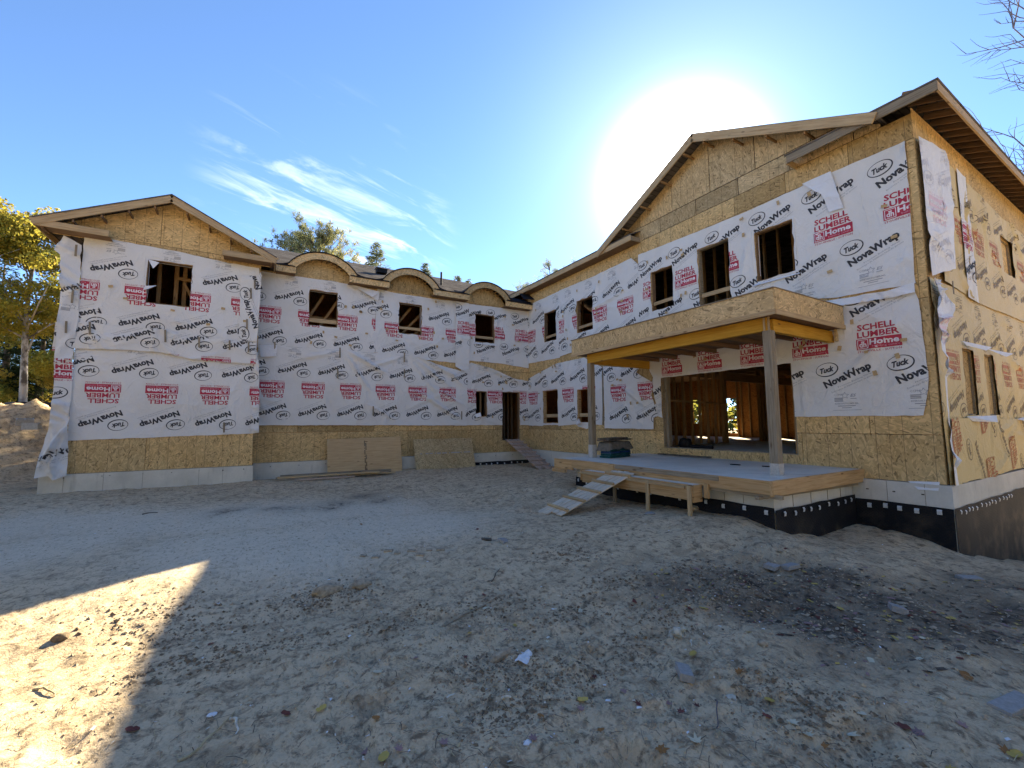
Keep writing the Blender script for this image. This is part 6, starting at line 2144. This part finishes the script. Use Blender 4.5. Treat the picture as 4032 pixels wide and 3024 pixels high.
def pine_tree(name, x, y, h, crown_r, z0, mats, seed, label, n=14000, nb=70, size=0.17):
    z = float(zbase(x, y)) - 0.1
    T = empty(name, (x, y, z), label, 'tree')
    R_ = random.Random(seed)
    V, F = tube([(x, y, z), (x + 0.1, y, z + h * 0.6), (x, y, z + h * 0.98)], [0.26, 0.16, 0.04], 9)
    cl = []
    for i in range(nb):
        t = R_.random() ** 0.75
        zb = z0 + (h - z0) * t
        L = crown_r * (math.sin(math.pi * (0.15 + 0.72 * t)) ** 0.8) * R_.uniform(0.55, 1.1)
        a = R_.uniform(0, 6.28)
        p0 = Vector((x, y, z + zb - 0.25 * L))
        p1 = p0 + Vector((math.cos(a) * L, math.sin(a) * L, L * R_.uniform(0.35, 0.8)))
        v, f = tube([p0, p0.lerp(p1, 0.5) + Vector((0, 0, -0.1)), p1], [0.05, 0.035, 0.012], 5)
        m = len(V)
        V += v
        F += [tuple(i2 + m for i2 in q_) for q_ in f]
        for s in (0.5, 0.7, 0.85, 1.0):
            for _ in range(2):
                c = p0.lerp(p1, s) + Vector((R_.gauss(0, .16), R_.gauss(0, .16), R_.gauss(0.08, .12))) * (0.6 + L * 0.4)
                cl.append((c.x, c.y, c.z, 0.22, 0.22, 0.26))
    mesh_obj('trunk', V, F, BARK, T, smooth=True)
    Rn = np.random.RandomState(seed)
    k = Rn.randint(0, len(cl), n)
    C0 = np.array(cl)[k]
    c = C0[:, :3] + Rn.normal(size=(n, 3)) * C0[:, 3:] * 0.45
    a = (c - C0[:, :3]) + np.array([0, 0, 0.12])
    a /= np.linalg.norm(a, axis=1)[:, None] + 1e-6
    b = np.cross(a, Rn.normal(size=(n, 3)))
    b /= np.linalg.norm(b, axis=1)[:, None] + 1e-6
    ln = size * Rn.uniform(0.7, 1.4, (n, 1))
    Vq = np.stack([c - a * ln * .6, c + b * ln * .09, c + a * ln * .6, c - b * ln * .09], 1).reshape(-1, 3)
    side = (C0[:, 0] - x) / crown_r
    mi = (Rn.rand(n) < np.clip(0.22 + 0.5 * side, 0.03, 0.9)).astype(int) if len(mats) > 1 else np.zeros(n, int)
    fast_mesh('crown', Vq, np.arange(4 * n).reshape(n, 4), mats, T, mi=mi)
    return T


# left of the house: poplars and maples in autumn colour with dark firs under them
broad_tree('poplar_tree', -8.1, 25.0, 10.4, 0.17, 5.6, 2.5, [LEAF_Y, LEAF_G, LEAF_O], BIRCH, 25000, 0.062, 1, 'tall yellow poplar with a leaning pale trunk behind the dirt mound', 60, (0.0, 0.03))
broad_tree('poplar_tree', -9.9, 24.2, 11.0, 0.17, 5.5, 2.2, [LEAF_Y, LEAF_O, LEAF_G], BIRCH, 22000, 0.062, 2, 'golden poplar whose crown reaches highest at the left edge', 48)
broad_tree('poplar_tree', -6.7, 27.5, 11.7, 0.14, 6.0, 2.4, [LEAF_Y, LEAF_G, LEAF_O], BIRCH, 24000, 0.062, 3, 'slender yellow poplar showing just beyond the gable corner', 50)
broad_tree('poplar_tree', -5.2, 29.5, 12.9, 0.13, 6.5, 2.4, [LEAF_Y, LEAF_O, LEAF_G], BIRCH, 26000, 0.062, 4, 'yellow poplar with its tip showing above the left gable roof', 40)
broad_tree('maple_tree', -8.3, 29.0, 5.4, 0.10, 1.6, 2.3, [LEAF_O, LEAF_Y, LEAF_G], BARK, 16000, 0.065, 5, 'small orange maple low behind the dirt mound', 26)
for i, (x, y, h, r, lab) in enumerate(((-9.3, 30.5, 8.6, 2.3, 'dark fir between the pale trunks behind the mound'), (-10.7, 31.0, 9.2, 2.4, 'dark fir behind the poplars near the left edge'), (-12.2, 32.0, 10.5, 2.6, 'taller dark fir at the far left behind the golden poplar'), (-10.1, 34.5, 10.0, 2.6, 'dark fir close to the gable corner far behind the mound'), (-13.0, 36.5, 12.0, 2.8, 'tall dark fir deep in the wood at the left'))):
    conifer('fir_tree', x, y, h, r, 0.4, NEEDLE, 50 + i, lab, 14000, 'firs in the wood at the left')
# behind the roofs
q = at_dist(1240, 1000, 38)
pine_tree('pine_tree', q[0], q[1], 16.9, 3.9, 7.5, [NEEDLE_P, NEEDLE_Y], 6, 'broad bushy pine with yellowing right side rising behind the shingle roof', 60000, 130, 0.17)
conifer('spruce_tree', *at_dist(1482, 1000, 34)[:2], 15.9, 2.9, 6.0, NEEDLE_P, 61, 'pointed spruce just right of the bushy pine above the ridge', 20000)
conifer('spruce_tree', *at_dist(1674, 1060, 36)[:2], 15.3, 2.3, 6.0, NEEDLE_P, 62, 'slim spruce top behind the middle arched dormer', 20000)
conifer('spruce_tree', *at_dist(1800, 1075, 38)[:2], 15.1, 2.2, 6.0, NEEDLE_P, 63, 'left one of the two small spruce tops above the ridge', 20000)
conifer('spruce_tree', *at_dist(1846, 1080, 38)[:2], 14.8, 2.1, 6.0, NEEDLE_P, 64, 'right one of the two small spruce tops above the ridge', 20000)
for i, (px, py, h, lab) in enumerate(((2060, 1100, 15.6, 'lower pale pine top left of the tall one where the roofs meet'), (2165, 1060, 17.4, 'tallest pale pine top above the long sloping eave'), (2250, 1040, 17.6, 'pale pine top half hidden by the long sloping eave'))):
    q = at_dist(px, py, 42)
    pine_tree('pine_tree', q[0], q[1], h, 1.7, 8.5, [NEEDLE_B], 70 + i, lab, 8000, 44, 0.15)

# bare tree at the right
def bare_tree(x, y, h, seed, label):
    z = float(zbase(x, y)) - 0.2
    T = empty('bare_tree', (x, y, z), label, 'tree')
    R_ = random.Random(seed)
    V, F = [], []

    def add(pts, r):
        v, f = tube(pts, r, 5)
        n = len(V)
        V.extend(v)
        F.extend([tuple(i + n for i in q_) for q_ in f])

    def grow(p, d, L, r, depth):
        n = 5
        pts, rs_ = [p], [r]
        for i in range(n):
            d = (d + Vector((R_.gauss(0, .13), R_.gauss(0, .13), R_.gauss(0.05, .10)))).normalized()
            p = p + d * (L / n)
            pts.append(p)
            rs_.append(r * (1 - 0.7 * (i + 1) / n))
            if depth > 0 and i > 0:
                for _ in range(R_.choice([1, 1, 2])):
                    a = R_.uniform(0, 6.28)
                    o = d.orthogonal().normalized()
                    o = Matrix.Rotation(a, 3, d) @ o
                    grow(p, (d * 0.75 + o * 0.75).normalized(), L * R_.uniform(0.38, 0.6), r * 0.5, depth - 1)
        add(pts, rs_)
    trunk = [Vector((x, y, z)), Vector((x, y, z + h * 0.4)), Vector((x + .2, y, z + h * 0.8)), Vector((x + .2, y, z + h))]
    tv, tf = tube(trunk, [0.28, 0.20, 0.09, 0.03], 9)
    mesh_obj('trunk', tv, tf, BARK, T, smooth=True)
    left = Vector((MR[0][0], MR[0][1], 0)) * -1
    for k in range(17):
        t = 0.30 + 0.66 * k / 16
        p = Vector((x, y, z + h * t))
        d = (left * R_.uniform(0.6, 1.0) + Vector((R_.gauss(0, .35), R_.gauss(0, .35), R_.uniform(0.0, 0.5)))).normalized()
        grow(p, d, (4.6 - 1.8 * t) * R_.uniform(0.75, 1.1), 0.05, 2)
    mesh_obj('branches', V, F, TWIG, T)
    return T


bare_tree(26.3, 1.6, 21.5, 5, 'leafless tree reaching grey twigs in from the right edge')

# unseen autumn foliage added behind the viewpoint to bounce warm sunlight onto the house
Rw = np.random.RandomState(12)
cl = []
for k in range(170):
    a = fwd_ang + math.pi + rad(Rw.uniform(-80, 80))
    r = Rw.uniform(24, 32)
    sz_ = Rw.uniform(1.4, 2.6)
    cl.append((r * math.cos(a), r * math.sin(a), Rw.uniform(1.0, 14.0), sz_, sz_, sz_))
V, F, k = leaf_cloud(cl, None, 80000, 0.24, 17)
o = fast_mesh('bounce_foliage', V, F, [LEAF_Y, LEAF_G, LEAF_O], mi=Rw.choice([0, 0, 0, 1, 2], len(cl))[k])
o['kind'] = 'stuff'

# far wood all round, seen in the gaps and through the openings
R_ = np.random.RandomState(99)
cl = []
for k in range(420):
    a = R_.uniform(0, 6.28)
    r = R_.uniform(52, 70)
    h = R_.uniform(4, 9)
    x, y = r * math.cos(a), r * math.sin(a)
    s = R_.uniform(2.0, 3.4)
    cl.append((x, y, -0.5 + h * R_.uniform(0.2, 0.9), s, s, s * 1.1))
V, F, k = leaf_cloud(cl, None, 60000, 0.42, 7)
mi = np.array([R_.choice([0, 0, 1, 1, 2]) for _ in cl])[k]
o = fast_mesh('far_wood', V, F, [NEEDLE, LEAF_G, LEAF_Y], mi=mi)
o['kind'] = 'stuff'
